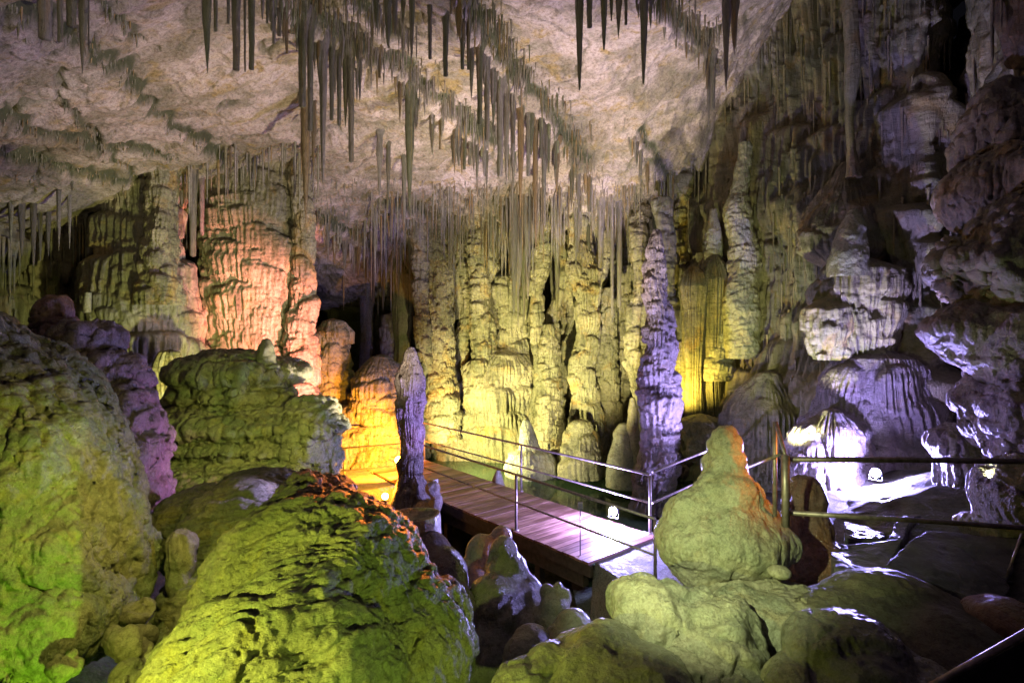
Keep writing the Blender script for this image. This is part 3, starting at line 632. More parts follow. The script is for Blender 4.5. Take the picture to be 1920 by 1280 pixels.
big = [  # px, top, bottom, width, material, kind, label
 (85, -30, 74, 27, 'p', 'blunt', 'broad flat-ended grey-green stalactite cut by the top edge, leftmost of all'),
 (113, -30, 78, 12, 'p', 'blunt', 'narrow grey stalactite just right of the broad flat-ended one at top left'),
 (134, -30, 50, 22, 'd', 'blunt', 'short mossy green stalactite between two longer ones at top left'),
 (155, -30, 138, 17, 'p', 'carrot', 'long green stalactite reaching lowest in the top left cluster'),
 (166, -30, 92, 6, 'd', 'straw', 'thin brown stalactite at the right side of the top left cluster'),
 (388, -30, 136, 16, 'd', 'carrot', 'dark tapering stalactite left of the pair of flat-ended ones near top left centre'),
 (404, -30, 58, 10, 'd', 'blunt', 'short dark stalactite right beside the long dark tapering one'),
 (428, -30, 44, 8, 'd', 'blunt', 'smallest dark stalactite between two clusters near top left centre'),
 (443, -30, 131, 17, 'd', 'blunt', 'thick olive flat-ended stalactite of the cluster near top left centre'),
 (459, -30, 134, 8, 'd', 'straw', 'slim dark stalactite pressed between two thick olive ones'),
 (472, -30, 130, 13, 'd', 'blunt', 'olive flat-ended stalactite at the right of its cluster near top left centre'),
 (567, 40, 200, 17, 'd', 'blunt', 'long grey stalactite at the left end of the dense central curtain'),
 (582, 55, 245, 13, 'd', 'blunt', 'dark stalactite second from the left in the dense central curtain'),
 (573, 180, 425, 19, 'o', 'carrot', 'very long mustard stalactite hanging lowest above the salmon block'),
 (588, 190, 330, 10, 'o', 'knob', 'mustard brown stalactite right beside the very long mustard one'),
 (606, 80, 345, 14, 'p', 'cone', 'long pale pointed stalactite in the dense central curtain'),
 (622, 90, 225, 10, 'd', 'blunt', 'dark stalactite right of the long pale pointed one'),
 (636, 100, 235, 11, 'd', 'blunt', 'dark green stalactite in the middle of the central curtain'),
 (648, 110, 238, 12, 'd', 'carrot', 'dark green stalactite left of the long grey round-ended one'),
 (658, 100, 303, 13, 'p', 'blunt', 'long grey round-ended stalactite at the right end of the central curtain'),
 (675, 110, 190, 8, 'd', 'cone', 'short dark stalactite right of the long grey round-ended one'),
 (706, -40, 54, 13, 'd', 'cone', 'short dark pointed stalactite left of the black cluster at top centre'),
 (728, -40, 92, 15, 'd', 'cone', 'longest stalactite at the left of the black cluster at top centre'),
 (740, -40, 68, 12, 'd', 'cone', 'black pointed stalactite second from left in the cluster at top centre'),
 (756, -40, 50, 12, 'd', 'carrot', 'black stalactite in the middle of the cluster at top centre'),
 (772, -40, 108, 11, 'd', 'cone', 'thin sharp stalactite hanging lowest of the black cluster at top centre'),
 (806, 10, 110, 10, 'd', 'blunt', 'dark stalactite right of the black cluster at top centre'),
 (835, 30, 143, 12, 'd', 'blunt', 'green flat-ended stalactite below the upper centre ridge'),
 (768, 165, 395, 20, 'd', 'carrot', 'very long dark stalactite alone in the pink centre of the ceiling'),
 (758, 290, 420, 9, 'p', 'cone', 'thin grey stalactite left behind the very long dark central one'),
 (712, 250, 370, 12, 'p', 'knob', 'rough grey stalactite left of the very long dark central one'),
 (728, 270, 388, 9, 'd', 'knob', 'rough brown stalactite between the rough grey one and the very long dark one'),
 (884, 90, 190, 10, 'd', 'carrot', 'dark stalactite at the upper left of the long diagonal ridge'),
 (900, 95, 232, 13, 'd', 'blunt', 'dark green stalactite under the crack of the long diagonal ridge'),
 (913, 110, 262, 13, 'p', 'blunt', 'grey green stalactite under the crack of the long diagonal ridge'),
 (925, 130, 250, 10, 'd', 'carrot', 'slim dark stalactite between two grey ones of the diagonal ridge'),
 (938, 150, 330, 14, 'p', 'blunt', 'long pale grey stalactite of the diagonal ridge'),
 (950, 165, 345, 13, 'p', 'knob', 'pale mauve stalactite of the diagonal ridge, right of the long pale grey one'),
 (962, 190, 360, 10, 'p', 'cone', 'thin pale pointed stalactite in the middle of the diagonal ridge'),
 (976, 205, 410, 12, 'o', 'carrot', 'orange-brown stalactite hanging low from the diagonal ridge'),
 (991, 215, 330, 11, 'p', 'blunt', 'pale stalactite right of the orange-brown one'),
 (1004, 230, 470, 12, 'o', 'carrot', 'long ochre stalactite of the diagonal ridge reaching the back wall'),
 (1020, 260, 420, 12, 'p', 'blunt', 'greenish stalactite right of the long ochre one'),
 (1086, -40, 171, 15, 'd', 'cone', 'long lone stalactite at the left of the top right of centre group'),
 (1105, -40, 52, 13, 'd', 'blunt', 'short flat-ended stalactite beside the long lone one'),
 (1132, -40, 96, 13, 'd', 'cone', 'mid-length olive stalactite left of a black stub at top'),
 (1146, -40, 40, 9, 'd', 'cone', 'black stub stalactite between two olive ones at top'),
 (1160, -40, 72, 14, 'd', 'carrot', 'olive stalactite right of the black stub at top'),
 (1174, -40, 46, 8, 'd', 'blunt', 'short brown stalactite right of the olive ones at top'),
 (1207, -40, 160, 14, 'd', 'cone', 'long thin stalactite at the right of the top right of centre group'),
 (1378, -40, 100, 22, 'o', 'knob', 'thick ringed yellow stalactite at top right of centre'),
 (1362, -40, 172, 16, 'p', 'knob', 'long knobbly stalactite ending in a small beard at top right of centre'),
 (1336, 110, 205, 12, 'p', 'blunt', 'grey stalactite at the end of the short right ridge'),
 (1329, 120, 240, 7, 'p', 'cone', 'thin grey stalactite left of the one at the end of the right ridge'),
]
for px, a, b, wd, mk, kd, lb in big: tite(px, a, b, wd, lb, None, None, mk, kd)

row_lab = [('small dark stalactite in the fringe under the upper left-centre ridge', 'stalactites under the upper left-centre ridge', 'd'),
           ('tiny dark stalactite in the row high at top between two ridges', 'stalactites high between two ridges', 'd'),
           ('slim green-grey stalactite in the dense fringe of the long diagonal ridge', 'stalactites along the long diagonal ridge', 'd'),
           ('short stubby stalactite along the great crack of the left ceiling', 'stubs along the great left crack', 'd'),
           None,
           ('short stalactite stub along the lowest seam of the left ceiling', 'stubs along the lowest left seam', 'd'), None, None,
           ('short dark stalactite under the ridge at upper right of the pale slab', 'stalactites under the upper right ridge', 'd'),
           ('small ochre stalactite under the pale slab above the flowstone wall', 'stalactites under the pale slab', 'd'),
           ('slim pale stalactite in the fringe above the salmon block', 'stalactites above the salmon block', 'p'),
           ('ochre stalactite on the slope above the black hollow', 'stalactites above the black hollow', 'p'),
           ('pale yellow stalactite under the lower central slope', 'stalactites under the lower central slope', 'p')]
cnt = [80, 26, 64, 12, 0, 12, 0, 0, 22, 14, 34, 40, 40]; lng = [75, 50, 85, 12, 0, 16, 0, 0, 50, 55, 70, 65, 80]
for ri, (wp, hgt, wd, q) in enumerate(RW):
    if not cnt[ri]: continue
    rg = random.Random(100+ri)
    for _ in range(cnt[ri]):
        t = rg.random()*(len(q)-1.01); i = int(t); f = t-i
        px = q[i][0]*(1-f)+q[i+1][0]*f-rg.uniform(-2, 16); py = q[i][1]*(1-f)+q[i+1][1]*f+rg.uniform(0, 12)
        L_ = lng[ri]*rg.uniform(.25, 1.0)**1.3+6
        tite(px, py, py+L_, rg.uniform(3.5, 7)+L_*.045, row_lab[ri][0], row_lab[ri][1], None, rg.choice('ddpo') if row_lab[ri][2] == 'd' else rg.choice('ppo'), None, rg)
# dense curtain on the back wall above the pool
rg = random.Random(77)
for _ in range(52):
    px = rg.uniform(960, 1260); y0 = 330+rg.uniform(0, 110)+abs(px-1100)*.1; d = rg.uniform(15.6, 18.3)
    tite(px, y0, y0+rg.uniform(60, 190), rg.uniform(7, 15), 'pale yellow stalactite in the dense curtain on the back wall over the pool', 'stalactites in the back wall curtain', d, rg.choice('ppd'), None, rg)
for _ in range(26):
    px = rg.uniform(720, 960); y0 = 400+rg.uniform(0, 60); d = rg.uniform(17.5, 19.5)
    tite(px, y0, y0+rg.uniform(40, 110), rg.uniform(6, 12), 'yellow-green stalactite on the back wall left of the pool columns', 'stalactites left of the pool columns', d, 'p', None, rg)
for px, y1, wd in ((168, 520, 20), (182, 500, 16), (246, 470, 22), (262, 470, 18), (285, 450, 14), (362, 480, 14), (232, 420, 12), (330, 405, 10), (378, 440, 12)):
    tite(px, 385, y1, wd, 'grey-green stalactite on the far left below the ceiling edge', 'far left stalactites', rg.uniform(12.3, 13.6), 'p', 'blunt', rg)
for px, y1, wd in ((20, 470, 8), (40, 480, 10), (62, 500, 9), (75, 490, 7), (90, 480, 9), (110, 475, 8), (130, 470, 7)):
    tite(px, 440, y1, wd, 'short grey stalactite along the low lip at the far left edge', 'short stalactites on the left lip', rg.uniform(10.8, 11.6), 'p', 'cone', rg)

TQ.sort(key=lambda q: -q[0])
for q in TQ[:285]:
    o = bpy.data.objects.new('stalactite', TM[q[8]][q[9]]); C.objects.link(o); o.location = q[1:4]; o.scale = (q[4], q[4]*q[5], q[6]); o.rotation_euler = (0, 0, q[7])
    tag(o, q[10], 'stalactite', q[11]); NT += 1
# the finest drips: thousands, no one could count them
rg = random.Random(5); PR = []
for sd, kd in ((1, 'cone'), (2, 'carrot'), (3, 'blunt'), (4, 'knob')):
    t = np.linspace(0, 1, 9); n7 = 8; th = np.arange(n7)/n7*6.2832
    r = {'cone': (1-t)**.7, 'carrot': np.interp(t, [0, .15, .5, .85, 1], [1, .8, .7, .3, .03]), 'blunt': np.interp(t, [0, .1, .97, 1], [1, .75, .5, .05]), 'knob': np.interp(t, [0, .2, .4, .6, 1], [1, .6, .8, .4, .03])}[kd]
    T, H_ = np.meshgrid(t, th, indexing='ij'); R = r[:, None]*(1+.3*fbm(np.cos(H_), np.sin(H_), T*6, 1.2, 2, sd))
    PR.append(np.stack([np.cos(H_)*R, np.sin(H_)*R, -T], -1).reshape(-1, 3))
FD = gridF(9, 8, True, flip=True); dr = {'d': [], 'p': [], 'o': [], 'w': []}
def drip(x, y, z, L_, r, mk):
    P_ = PR[rg.randrange(4)]; a0 = rg.uniform(0, 6.28); ca, sa = math.cos(a0)*r, math.sin(a0)*r
    dr[mk].append(np.stack([x+P_[:, 0]*ca-P_[:, 1]*sa, y+P_[:, 0]*sa+P_[:, 1]*ca, z+.03+P_[:, 2]*L_], -1))
for q in TQ[285:]: drip(q[1], q[2], q[3], q[6], q[4], q[8])
for ri, (wp, hgt, wd, q) in enumerate(RW):
    big_ = ri in (0, 1, 2, 8, 10, 11, 12)
    for _ in range(int(40+len(q)*(18 if big_ else 4))):
        t = rg.random()*(len(q)-1.01); i = int(t); f = t-i
        off = abs(rg.gauss(0, .2 if big_ else .05)); dx, dy = wp[min(i+1, len(wp)-1)].x-wp[i].x, wp[min(i+1, len(wp)-1)].y-wp[i].y; Ln = math.hypot(dx, dy) or 1
        x = wp[i].x*(1-f)+wp[i+1].x*f+off*dy/Ln; y = wp[i].y*(1-f)+wp[i+1].y*f-off*dx/Ln
        cl = float(vn(np.array([t*.9]), np.array([ri*7.7]), np.array([0.0]), 4)[0])*.5+.5
        if big_ and rg.random() > .25+cl: continue
        if not (CX[0]+.1 < x < CX[-1]-.1 and CY[0]+.1 < y < CY[-1]-.1): continue
        z = float(bil(CZ, np.array([x]), np.array([y]))[0])
        L_ = rg.uniform(.05, 1.0)**1.6*(.55 if big_ else .13)*(1 if ri != 12 else .7)*(.45+.9*cl)+.04
        drip(x, y, z, L_, rg.uniform(.007, .014)+L_*.018, rg.choice('ddddppo'))
for _ in range(900):
    px = rg.uniform(560, 1330); py = rg.uniform(330, 500); p = ray_ceil(px, py)
    if p.y < 20: drip(p.x, p.y, p.z, rg.uniform(.05, .35), rg.uniform(.01, .022), 'p')
for _ in range(1500):   # fibrous curtains where the ceiling meets the back wall
    px = rg.gauss(1060, 150) if rg.random() < .6 else rg.uniform(680, 1330)
    if not 640 < px < 1360: continue
    d = rg.uniform(15.0, 19.6); x = (px-960)/FPX*d; zc = float(bil(CZ, np.array([x]), np.array([d]))[0])
    cl = .5+.5*float(vn(np.array([x*1.6]), np.array([d*.7]), np.array([0.0]), 44)[0])
    L_ = .2+rg.random()**1.5*2.4*cl; drip(x, d, zc, L_, .012+L_*.014*rg.uniform(.6, 1.5), rg.choice('pppo'))
for _ in range(420):    # fringe over the far left and over the salmon block
    px = rg.uniform(20, 600); d = rg.uniform(12.2, 14.5); x = (px-960)/FPX*d; zc = float(bil(CZ, np.array([x]), np.array([d]))[0]); L_ = .15+rg.random()**2*1.2
    drip(x, d, zc, L_, .012+L_*.018, rg.choice('pppo'))
for x, y, z in WALLP:
    L_ = .15+rg.random()**1.6*1.1; drip(x, y, z, L_, .014+L_*.022*rg.uniform(.5, 1.3), 'w')
for mk, mt, lb in (('d', 'tite', 'fine dark stalactites fringing the cracks and ridges of the ceiling'), ('p', 'tite_pale', 'fine pale stalactites scattered between the dark fringes of the ceiling'), ('o', 'tite_ochre', 'fine ochre stalactites scattered along the ceiling fringes'), ('w', 'wall', 'fine flowstone ribs hanging from the shelves of the cave walls')):
    L_ = dr[mk]; V = np.concatenate(L_); F = (FD[None]+np.arange(len(L_))[:, None, None]*len(PR[0])).reshape(-1, 4)
    tag(link('ceiling_drips', np_mesh('ceiling_drips', V, F), M[mt]), lb, 'drips', kind='stuff')
print('stalactites', NT)

# ------------------------------------------------------------------ COLUMNS of the back of the cave
def zz(py, d): return CAMZ-(py-621)/FPX*d
def col(px, yt, yb, d, prof, label, cat='column', name='dripstone_column', mat='col', **k):
    x = (px-960)/FPX*d
    pr = [(t, r/FPX*d) for t, r in prof]
    return column(name, label, cat, x, d, zz(yb, d)-.15, zz(yt, d), pr, M[mat], **k)
SH = dict(w=(.10, .34), h=(.12, .4), p=(.03, .13), dens=2.2, fk=(10, 18))
SHb = dict(w=(.15, .5), h=(.18, .55), p=(.05, .22), dens=2.4, fk=(8, 14))
col(478, 330, 668, 13.8, [(0, 62), (.1, 74), (.5, 78), (.85, 74), (1, 66)], 'broad salmon-lit flowstone block hanging down left of the black hollow', 'flowstone', 'flowstone_block', 'col', seed=3, stretch=(1, .6), sq=3.2, shelf=dict(w=(.12, .42), h=(.14, .45), p=(.06, .24), dens=3.2, fk=(12, 20), flute=.6), noise=(.09, 2), ds=.022, dz=.018, hang=True)
col(566, 470, 745, 13.4, [(0, 26), (.3, 24), (.6, 18), (1, 13)], 'knobbly column with lime-lit foot on the right side of the salmon block', seed=4, shelf=SH, noise=(.05, 2.5), hang=True)
col(262, 380, 830, 12.8, [(0, 60), (.25, 84), (.55, 88), (.72, 62), (.86, 50), (1, 44)], 'big tiered olive flowstone column at left, left of the salmon block', 'flowstone', 'flowstone_column', 'wall', seed=6, shelf=dict(w=(.3, 1.0), h=(.14, .42), p=(.10, .42), dens=3.0, fk=(9, 14), flute=.35), noise=(.14, 1.2), stretch=(1, .8), ds=.022, dz=.02, hang=True)
col(305, 378, 560, 12.2, [(0, 34), (.4, 24), (1, 18)], 'orange-brown upper column in front of the tiered olive flowstone', seed=61, shelf=SH, noise=(.06, 2), wander=.05, hang=True)
col(215, 385, 540, 12.9, [(0, 22), (1, 20)], 'grey column standing left of the orange-brown upper column', seed=62, shelf=SH, noise=(.05, 2), hang=True)
col(318, 660, 800, 11.3, [(0, 26), (.5, 22), (.8, 30), (1, 16)], 'pale green drapery with orange streaks below the tiered olive flowstone', 'flowstone', 'flowstone_drapery', 'col', seed=63, flutes=(4, .07, .3), noise=(.08, 2), stretch=(1, .6))
col(622, 602, 862, 15.6, [(0, 40), (.3, 34), (.7, 33), (.92, 26), (1, 14)], 'orange-lit knobbly pillar in front of the black hollow', 'stalagmite', 'stalagmite', 'col', seed=7, shelf=SHb, noise=(.10, 2), wander=.08)
col(708, 668, 858, 15.4, [(0, 62), (.35, 54), (.7, 44), (.82, 40), (1, 12)], 'squat orange-yellow bumpy pillar behind the orange lamp', 'stalagmite', 'stalagmite', 'col', seed=8, shelf=dict(w=(.15, .5), h=(.12, .3), p=(.06, .22), dens=3, fk=(5, 9)), noise=(.13, 1.8), sq=2.6, wander=.12)
col(660, 760, 872, 14.9, [(0, 40), (.6, 30), (1, 12)], 'low orange bumpy mass at the foot of the orange-lit pillars', 'flowstone', 'flowstone_mass', 'col', seed=81, shelf=SHb, noise=(.1, 2))
col(822, 400, 812, 17.6, [(0, 40), (.2, 30), (.32, 22), (.6, 19), (.85, 18), (1, 20)], 'slender yellow column right of the violet stalagmite', seed=9, shelf=SH, noise=(.05, 2.2), flutes=(3, .02, .2), wander=.10, hang=True)
col(856, 700, 845, 18.4, [(0, 40), (.5, 26), (1, 8)], 'bumpy lime-yellow mound at the foot of the slender yellow column', 'flowstone', 'flowstone_mound', 'col', seed=91, shelf=SHb, noise=(.1, 2))
col(900, 450, 690, 18.0, [(0, 16), (.3, 12), (.8, 12), (1, 17)], 'thin pale column left of the hanging slab over the pool', seed=10, shelf=SH, noise=(.04, 2.5), flutes=(3, .02, .2), hang=True)
col(866, 400, 590, 18.6, [(0, 12), (.5, 15), (1, 22)], 'thin fluted column left behind the pale one over the pool', seed=101, flutes=(3, .05, .15), noise=(.04, 2), lean=(-.2, 0), hang=True)
col(945, 655, 848, 18.2, [(0, 80), (.25, 78), (.6, 68), (.85, 56), (.95, 34), (1, 12)], 'wide cream flowstone cascade with hanging draperies at the back of the pool', 'flowstone', 'flowstone_cascade', 'col', seed=11, stretch=(1, .55), shelf=dict(w=(.22, .8), h=(.3, .8), p=(.10, .38), dens=4, fk=(9, 15), flute=.55), noise=(.36, 1.3), ds=.025, dz=.022)
col(962, 520, 700, 18.6, [(0, 36), (.5, 26), (.8, 38), (1, 44)], 'fluted drapery between the thin pale column and the knobbly pillar', 'flowstone', 'flowstone_drapery', 'col', seed=111, flutes=(5, .09, .2), shelf=SHb, noise=(.1, 1.6), stretch=(1, .6))
col(1030, 608, 855, 17.2, [(0, 28), (.4, 21), (.8, 14), (1, 7)], 'knobbly pointed lime pillar with a dark hollow on its right', 'stalagmite', 'stalagmite', 'col', seed=12, shelf=dict(w=(.1, .28), h=(.1, .22), p=(.04, .13), dens=3, fk=(8, 14)), noise=(.05, 2), wander=.06)
col(1097, 385, 860, 16.4, [(0, 36), (.12, 28), (.22, 19), (.5, 17), (.75, 20), (.9, 14), (1, 18)], 'tall stacked cream column in the middle of the back wall', seed=13, shelf=dict(w=(.12, .4), h=(.22, .5), p=(.05, .22), dens=2.6, fk=(10, 16), flute=.5), noise=(.09, 1.8), wander=.12, hang=True)
col(1143, 540, 850, 16.8, [(0, 28), (.3, 17), (.7, 14), (1, 10)], 'darker ochre column right beside the tall stacked cream one', seed=14, shelf=SH, noise=(.07, 2), wander=.08)
col(1172, 470, 800, 17.4, [(0, 20), (.5, 14), (1, 12)], 'shadowed olive column between the ochre one and the tall blue-lit one', seed=15, shelf=dict(w=(.15, .4), h=(.2, .45), p=(.08, .25), dens=2.0, fk=(9, 15), flute=.5), noise=(.08, 2), wander=.08, hang=True)
col(1090, 790, 880, 15.2, [(0, 36), (.5, 30), (1, 14)], 'rounded bumpy stump in the water below the tall stacked column', 'stalagmite', 'stalagmite', 'col', seed=131, shelf=SHb, noise=(.09, 2))
col(1168, 795, 900, 14.2, [(0, 34), (.5, 32), (.85, 22), (1, 10)], 'rounded grey rock hump in the pool left of the blue-lit column', 'stalagmite', 'stalagmite', 'greywet', seed=132, noise=(.12, 1.6))
col(1186, 745, 890, 14.0, [(0, 16), (.5, 13), (.85, 9), (1, 4)], 'small smooth pale green stalagmite left of the blue-lit column', 'stalagmite', 'stalagmite', 'col', seed=133, noise=(.03, 2))
col(1228, 430, 948, 12.2, [(0, 26), (.06, 20), (.14, 28), (.3, 25), (.42, 27), (.55, 21), (.72, 15), (.88, 10), (.95, 7), (1, 5)], 'tall tapering column lit blue on its right side, standing at the pool edge', 'column', 'tall_column', 'violet', seed=16, shelf=dict(w=(.08, .26), h=(.10, .34), p=(.04, .16), dens=3, fk=(14, 24), flute=.6), noise=(.13, 2.4), wander=.14, ds=.014, dz=.014)
col(1246, 372, 560, 14.6, [(0, 16), (.5, 11), (1, 9)], 'knobbly mustard column behind the tip of the tall blue-lit one', seed=161, shelf=SH, noise=(.05, 2.5), wander=.08, mat='tite')
col(1000, 788, 915, 15.7, [(0, 47), (.35, 44), (.55, 34), (.6, 18), (.9, 11), (1, 5)], 'cream stepped stalagmite standing in the pool beyond the middle rail post', 'stalagmite', 'stalagmite', 'pale', seed=17, noise=(.10, 2.2), shelf=dict(w=(.1, .3), h=(.1, .25), p=(.02, .06), dens=2, fk=(4, 8)), stretch=(1, .7), lean=(-.22, 0))
col(933, 878, 930, 13.3, [(0, 15), (.5, 13), (.8, 8), (1, 3)], 'little yellow stalagmite at the pool side of the boardwalk', 'stalagmite', 'stalagmite', 'pale', seed=18, noise=(.03, 3))
col(168, 549, 572, 11.6, [(0, 7), (1, 6)], 'tiny white stub standing on the ledge left of the tiered olive flowstone', 'stalagmite', 'stalagmite', 'pale', seed=64, noise=(.005, 3), ds=.01, dz=.01)
rgc = random.Random(55)
for i, px in enumerate([792, 838, 872, 915, 930, 985, 1010, 1055, 1072, 1120, 1128, 1158, 1200, 1212, 1168, 1046, 1262, 1286]):
    dd = rgc.uniform(17.2, 19.2) if px < 1200 else rgc.uniform(15.2, 16.2); r0 = rgc.uniform(4, 8); yb = 835-(19-dd)*-6
    col(px, 470, 850 if rgc.random() < .6 else rgc.uniform(600, 760), dd, [(0, r0*rgc.uniform(.6, 2.2)), (.3, r0), (.6, r0*rgc.uniform(.7, 1.4)), (.85, r0*1.1), (1, r0*1.8)],
        'thin fluted column packed among the larger ones along the back wall of the pool', seed=400+i, shelf=SH, flutes=(4, .03, .15), noise=(.09, 2.6), wander=.18, hang=True, group='thin columns along the back wall')
# columns inside the black hollow
col(690, 535, 700, 20.2, [(0, 16), (.5, 11), (1, 15)], 'dim mauve column at the right edge of the black hollow', seed=19, noise=(.05, 2), flutes=(3, .03, .2), mat='violet', hang=True)
col(732, 590, 700, 19.6, [(0, 20), (.5, 17), (1, 12)], 'dim ringed stump column inside the dark recess above the bumpy pillar', seed=20, shelf=SH, noise=(.05, 2), mat='violet')
col(755, 560, 690, 19.3, [(0, 14), (.5, 16), (1, 22)], 'orange-stained hanging drapery above the violet stalagmite', 'flowstone', 'flowstone_drapery', 'tite', seed=21, flutes=(4, .05, .2), noise=(.06, 2), hang=True)
# yellow draperies right of the tall column
for i, (px, yt, yb, rr, lb) in enumerate([(1300, 500, 800, [(0, 16), (.4, 13), (.75, 20), (.88, 24), (.95, 15), (1, 5)], 'yellow curtain of long flutes with a rounded shoulder right of the blue-lit column'),
                          (1338, 480, 790, [(0, 18), (.3, 15), (.7, 26), (.86, 28), (.95, 17), (1, 6)], 'second, wider yellow curtain of long flutes, right of the first'),
                          (1276, 640, 850, [(0, 20), (.5, 14), (1, 12)], 'narrow ochre curtain close to the right edge of the blue-lit column')]):
    col(px, yt, yb, 14.0+i*.1, rr, lb, 'drapery', 'flowstone_drapery', 'col', seed=30+i, flutes=(6, .10, .12), noise=(.07, 1.6), stretch=(1, .8))
col(1312, 778, 850, 13.2, [(0, 20), (.3, 34), (.7, 40), (.9, 30), (1, 10)], 'smooth rounded cream ledge below the yellow curtains', 'flowstone', 'flowstone_ledge', 'col', seed=33, noise=(.16, 1.8), shelf=SHb, flutes=(3, .05, .3))
col(1390, 268, 660, 13.8, [(0, 30), (.4, 24), (.7, 19), (.76, 13), (1, 8)], 'small ringed whitish stalagmite high on the right wall', 'stalagmite', 'stalagmite', 'pale', seed=34, shelf=dict(w=(.2, .4), h=(.05, .1), p=(.02, .05), dens=3, fk=(4, 7)), noise=(.10, 2.5), wander=.10)
col(1342, 392, 700, 14.3, [(0, 34), (.5, 26), (.68, 17), (1, 6)], 'second whitish stalagmite, lower on the right wall above the yellow curtains', 'stalagmite', 'stalagmite', 'pale', seed=35, shelf=dict(w=(.2, .4), h=(.05, .1), p=(.02, .05), dens=2, fk=(4, 7)), noise=(.10, 2.5), wander=.10)
col(1596, 148, 320, 11.6, [(0, 13), (.3, 8), (.7, 7), (1, 12)], 'slender smooth column high on the right wall', 'column', 'dripstone_column', 'wall', seed=36, noise=(.03, 2), flutes=(2, .01, .3), hang=True)
col(1592, 305, 500, 12.0, [(0, 20), (.2, 80), (.38, 84), (.6, 58), (.8, 32), (1, 13)], 'wide conical fluted base under the slender column high on the right wall', 'flowstone', 'flowstone_cone', 'wall', seed=37, shelf=dict(w=(.2, .6), h=(.2, .5), p=(.06, .2), dens=3.5, fk=(9, 14), flute=.5), noise=(.14, 1.4), stretch=(1, .6))
# the cone on its bulbous pedestal
col(1592, 392, 505, 10.9, [(0, 37), (.3, 33), (.7, 22), (.92, 13), (1, 6)], 'smooth green-grey cone stalagmite on a bulbous pedestal on the right wall', 'stalagmite', 'stalagmite', 'pale', seed=38, noise=(.09, 2.2), wander=.12, ds=.015, dz=.015)
SHW = dict(w=(.10, .45), h=(.14, .45), p=(.05, .26), dens=3.5, fk=(10, 18), flute=.5)
SHN = dict(w=(.08, .30), h=(.4, 1.1), p=(.04, .20), dens=3.0, fk=(10, 18), flute=.6)
SHR = dict(w=(.14, .55), h=(.25, .75), p=(.08, .34), dens=3.2, fk=(10, 18), flute=.55)
col(1608, 490, 660, 11.3, [(0, 34), (.2, 50), (.45, 58), (.7, 66), (.9, 56), (1, 34)], 'bulbous dripping pedestal under the smooth cone on the right wall', 'flowstone', 'flowstone_pedestal', 'wall', seed=202, shelf=dict(w=(.10, .4), h=(.2, .55), p=(.06, .26), dens=3.5, fk=(12, 20), flute=.55), noise=(.16, 1.6), stretch=(1, .8), ds=.018, dz=.018)
col(1556, 560, 660, 11.2, [(0, 22), (.5, 34), (.85, 30), (1, 12)], 'small rounded draped bulge left of the bulbous pedestal', 'flowstone', 'flowstone_bulge', 'wall', seed=205, shelf=dict(w=(.10, .3), h=(.15, .45), p=(.04, .16), dens=3, fk=(12, 20), flute=.5), noise=(.08, 1.8))
col(1650, 655, 960, 11.0, [(0, 120), (.3, 112), (.55, 118), (.8, 86), (.95, 60), (1, 20)], 'mauve stepped flowstone mass behind the right blue lamp', 'flowstone', 'flowstone_mass', 'violet', seed=203, shelf=SHR, noise=(.26, 1.1), stretch=(1, .6), ds=.02, dz=.018)
col(1560, 770, 960, 10.4, [(0, 66), (.4, 58), (.8, 50), (1, 16)], 'low mauve drapery lit bluish white, left of the right blue lamp', 'flowstone', 'flowstone_drapery', 'violet', seed=206, shelf=SHR, noise=(.18, 1.4), stretch=(1, .7), ds=.018, dz=.016)
col(1440, 700, 960, 12.7, [(0, 84), (.4, 78), (.75, 58), (1, 20)], 'dark rounded draperies low on the right wall beside the railing corner', 'flowstone', 'flowstone_drapery', 'wall', seed=204, shelf=SHR, noise=(.25, 1.2), stretch=(1, .7), ds=.022, dz=.02)
# near right formations
blobs('flowstone_formation', 'great hanging flowstone bulges at the right edge beside the black cleft', 'flowstone',
      [(W(1890, 360, 7.8), (S(90, 7.5), .7, S(78, 7.5))), (W(1870, 500, 7.7), (S(92, 7.5), .7, S(66, 7.5))), (W(1900, 470, 7.3), (S(70, 7), .6, S(110, 7))), (W(1890, 250, 8.0), (S(60, 7.5), .6, S(100, 7.5)))],
      M['wall'], .018, 8, (('lump', 1.3, .20, 33), ('drip', 2.6, .12, 39), ('shelf', 1, .9, 35, SHN), ('drip', 8, .05, 37), ('lump', 18, .01, 38)))
blobs('flowstone_formation', 'smooth domed flowstone with drips below the great bulges at the right edge', 'flowstone',
      [(W(1836, 620, 7.6), (S(82, 7.5), .6, S(58, 7.5))), (W(1900, 640, 7.2), (S(60, 7), .5, S(90, 7))), (W(1880, 760, 7.5), (S(50, 7), .4, S(100, 7))), (W(1930, 800, 7.1), (S(60, 7), .4, S(130, 7)))],
      M['violet'], .018, 8, (('lump', 1.6, .14, 43), ('shelf', 1, .9, 45, dict(w=(.06, .25), h=(.3, 1.0), p=(.04, .20), dens=3, fk=(12, 20), flute=.6)), ('drip', 7, .05, 47), ('lump', 7, .03, 46)))
blobs('flowstone_formation', 'pale pillar foot with drips at the right of the right blue lamp', 'flowstone',
      [(W(1800, 830, 8.2), (S(46, 7.9), .35, S(40, 7.9))), (W(1815, 900, 8.1), (S(44, 7.9), .35, S(80, 7.9))), (W(1790, 960, 7.8), (S(70, 7.9), .4, S(26, 7.9)))],
      M['violet'], .017, 7, (('lump', 2, .08, 53), ('shelf', 1, .6, 57, SHN), ('drip', 9, .04, 55)))
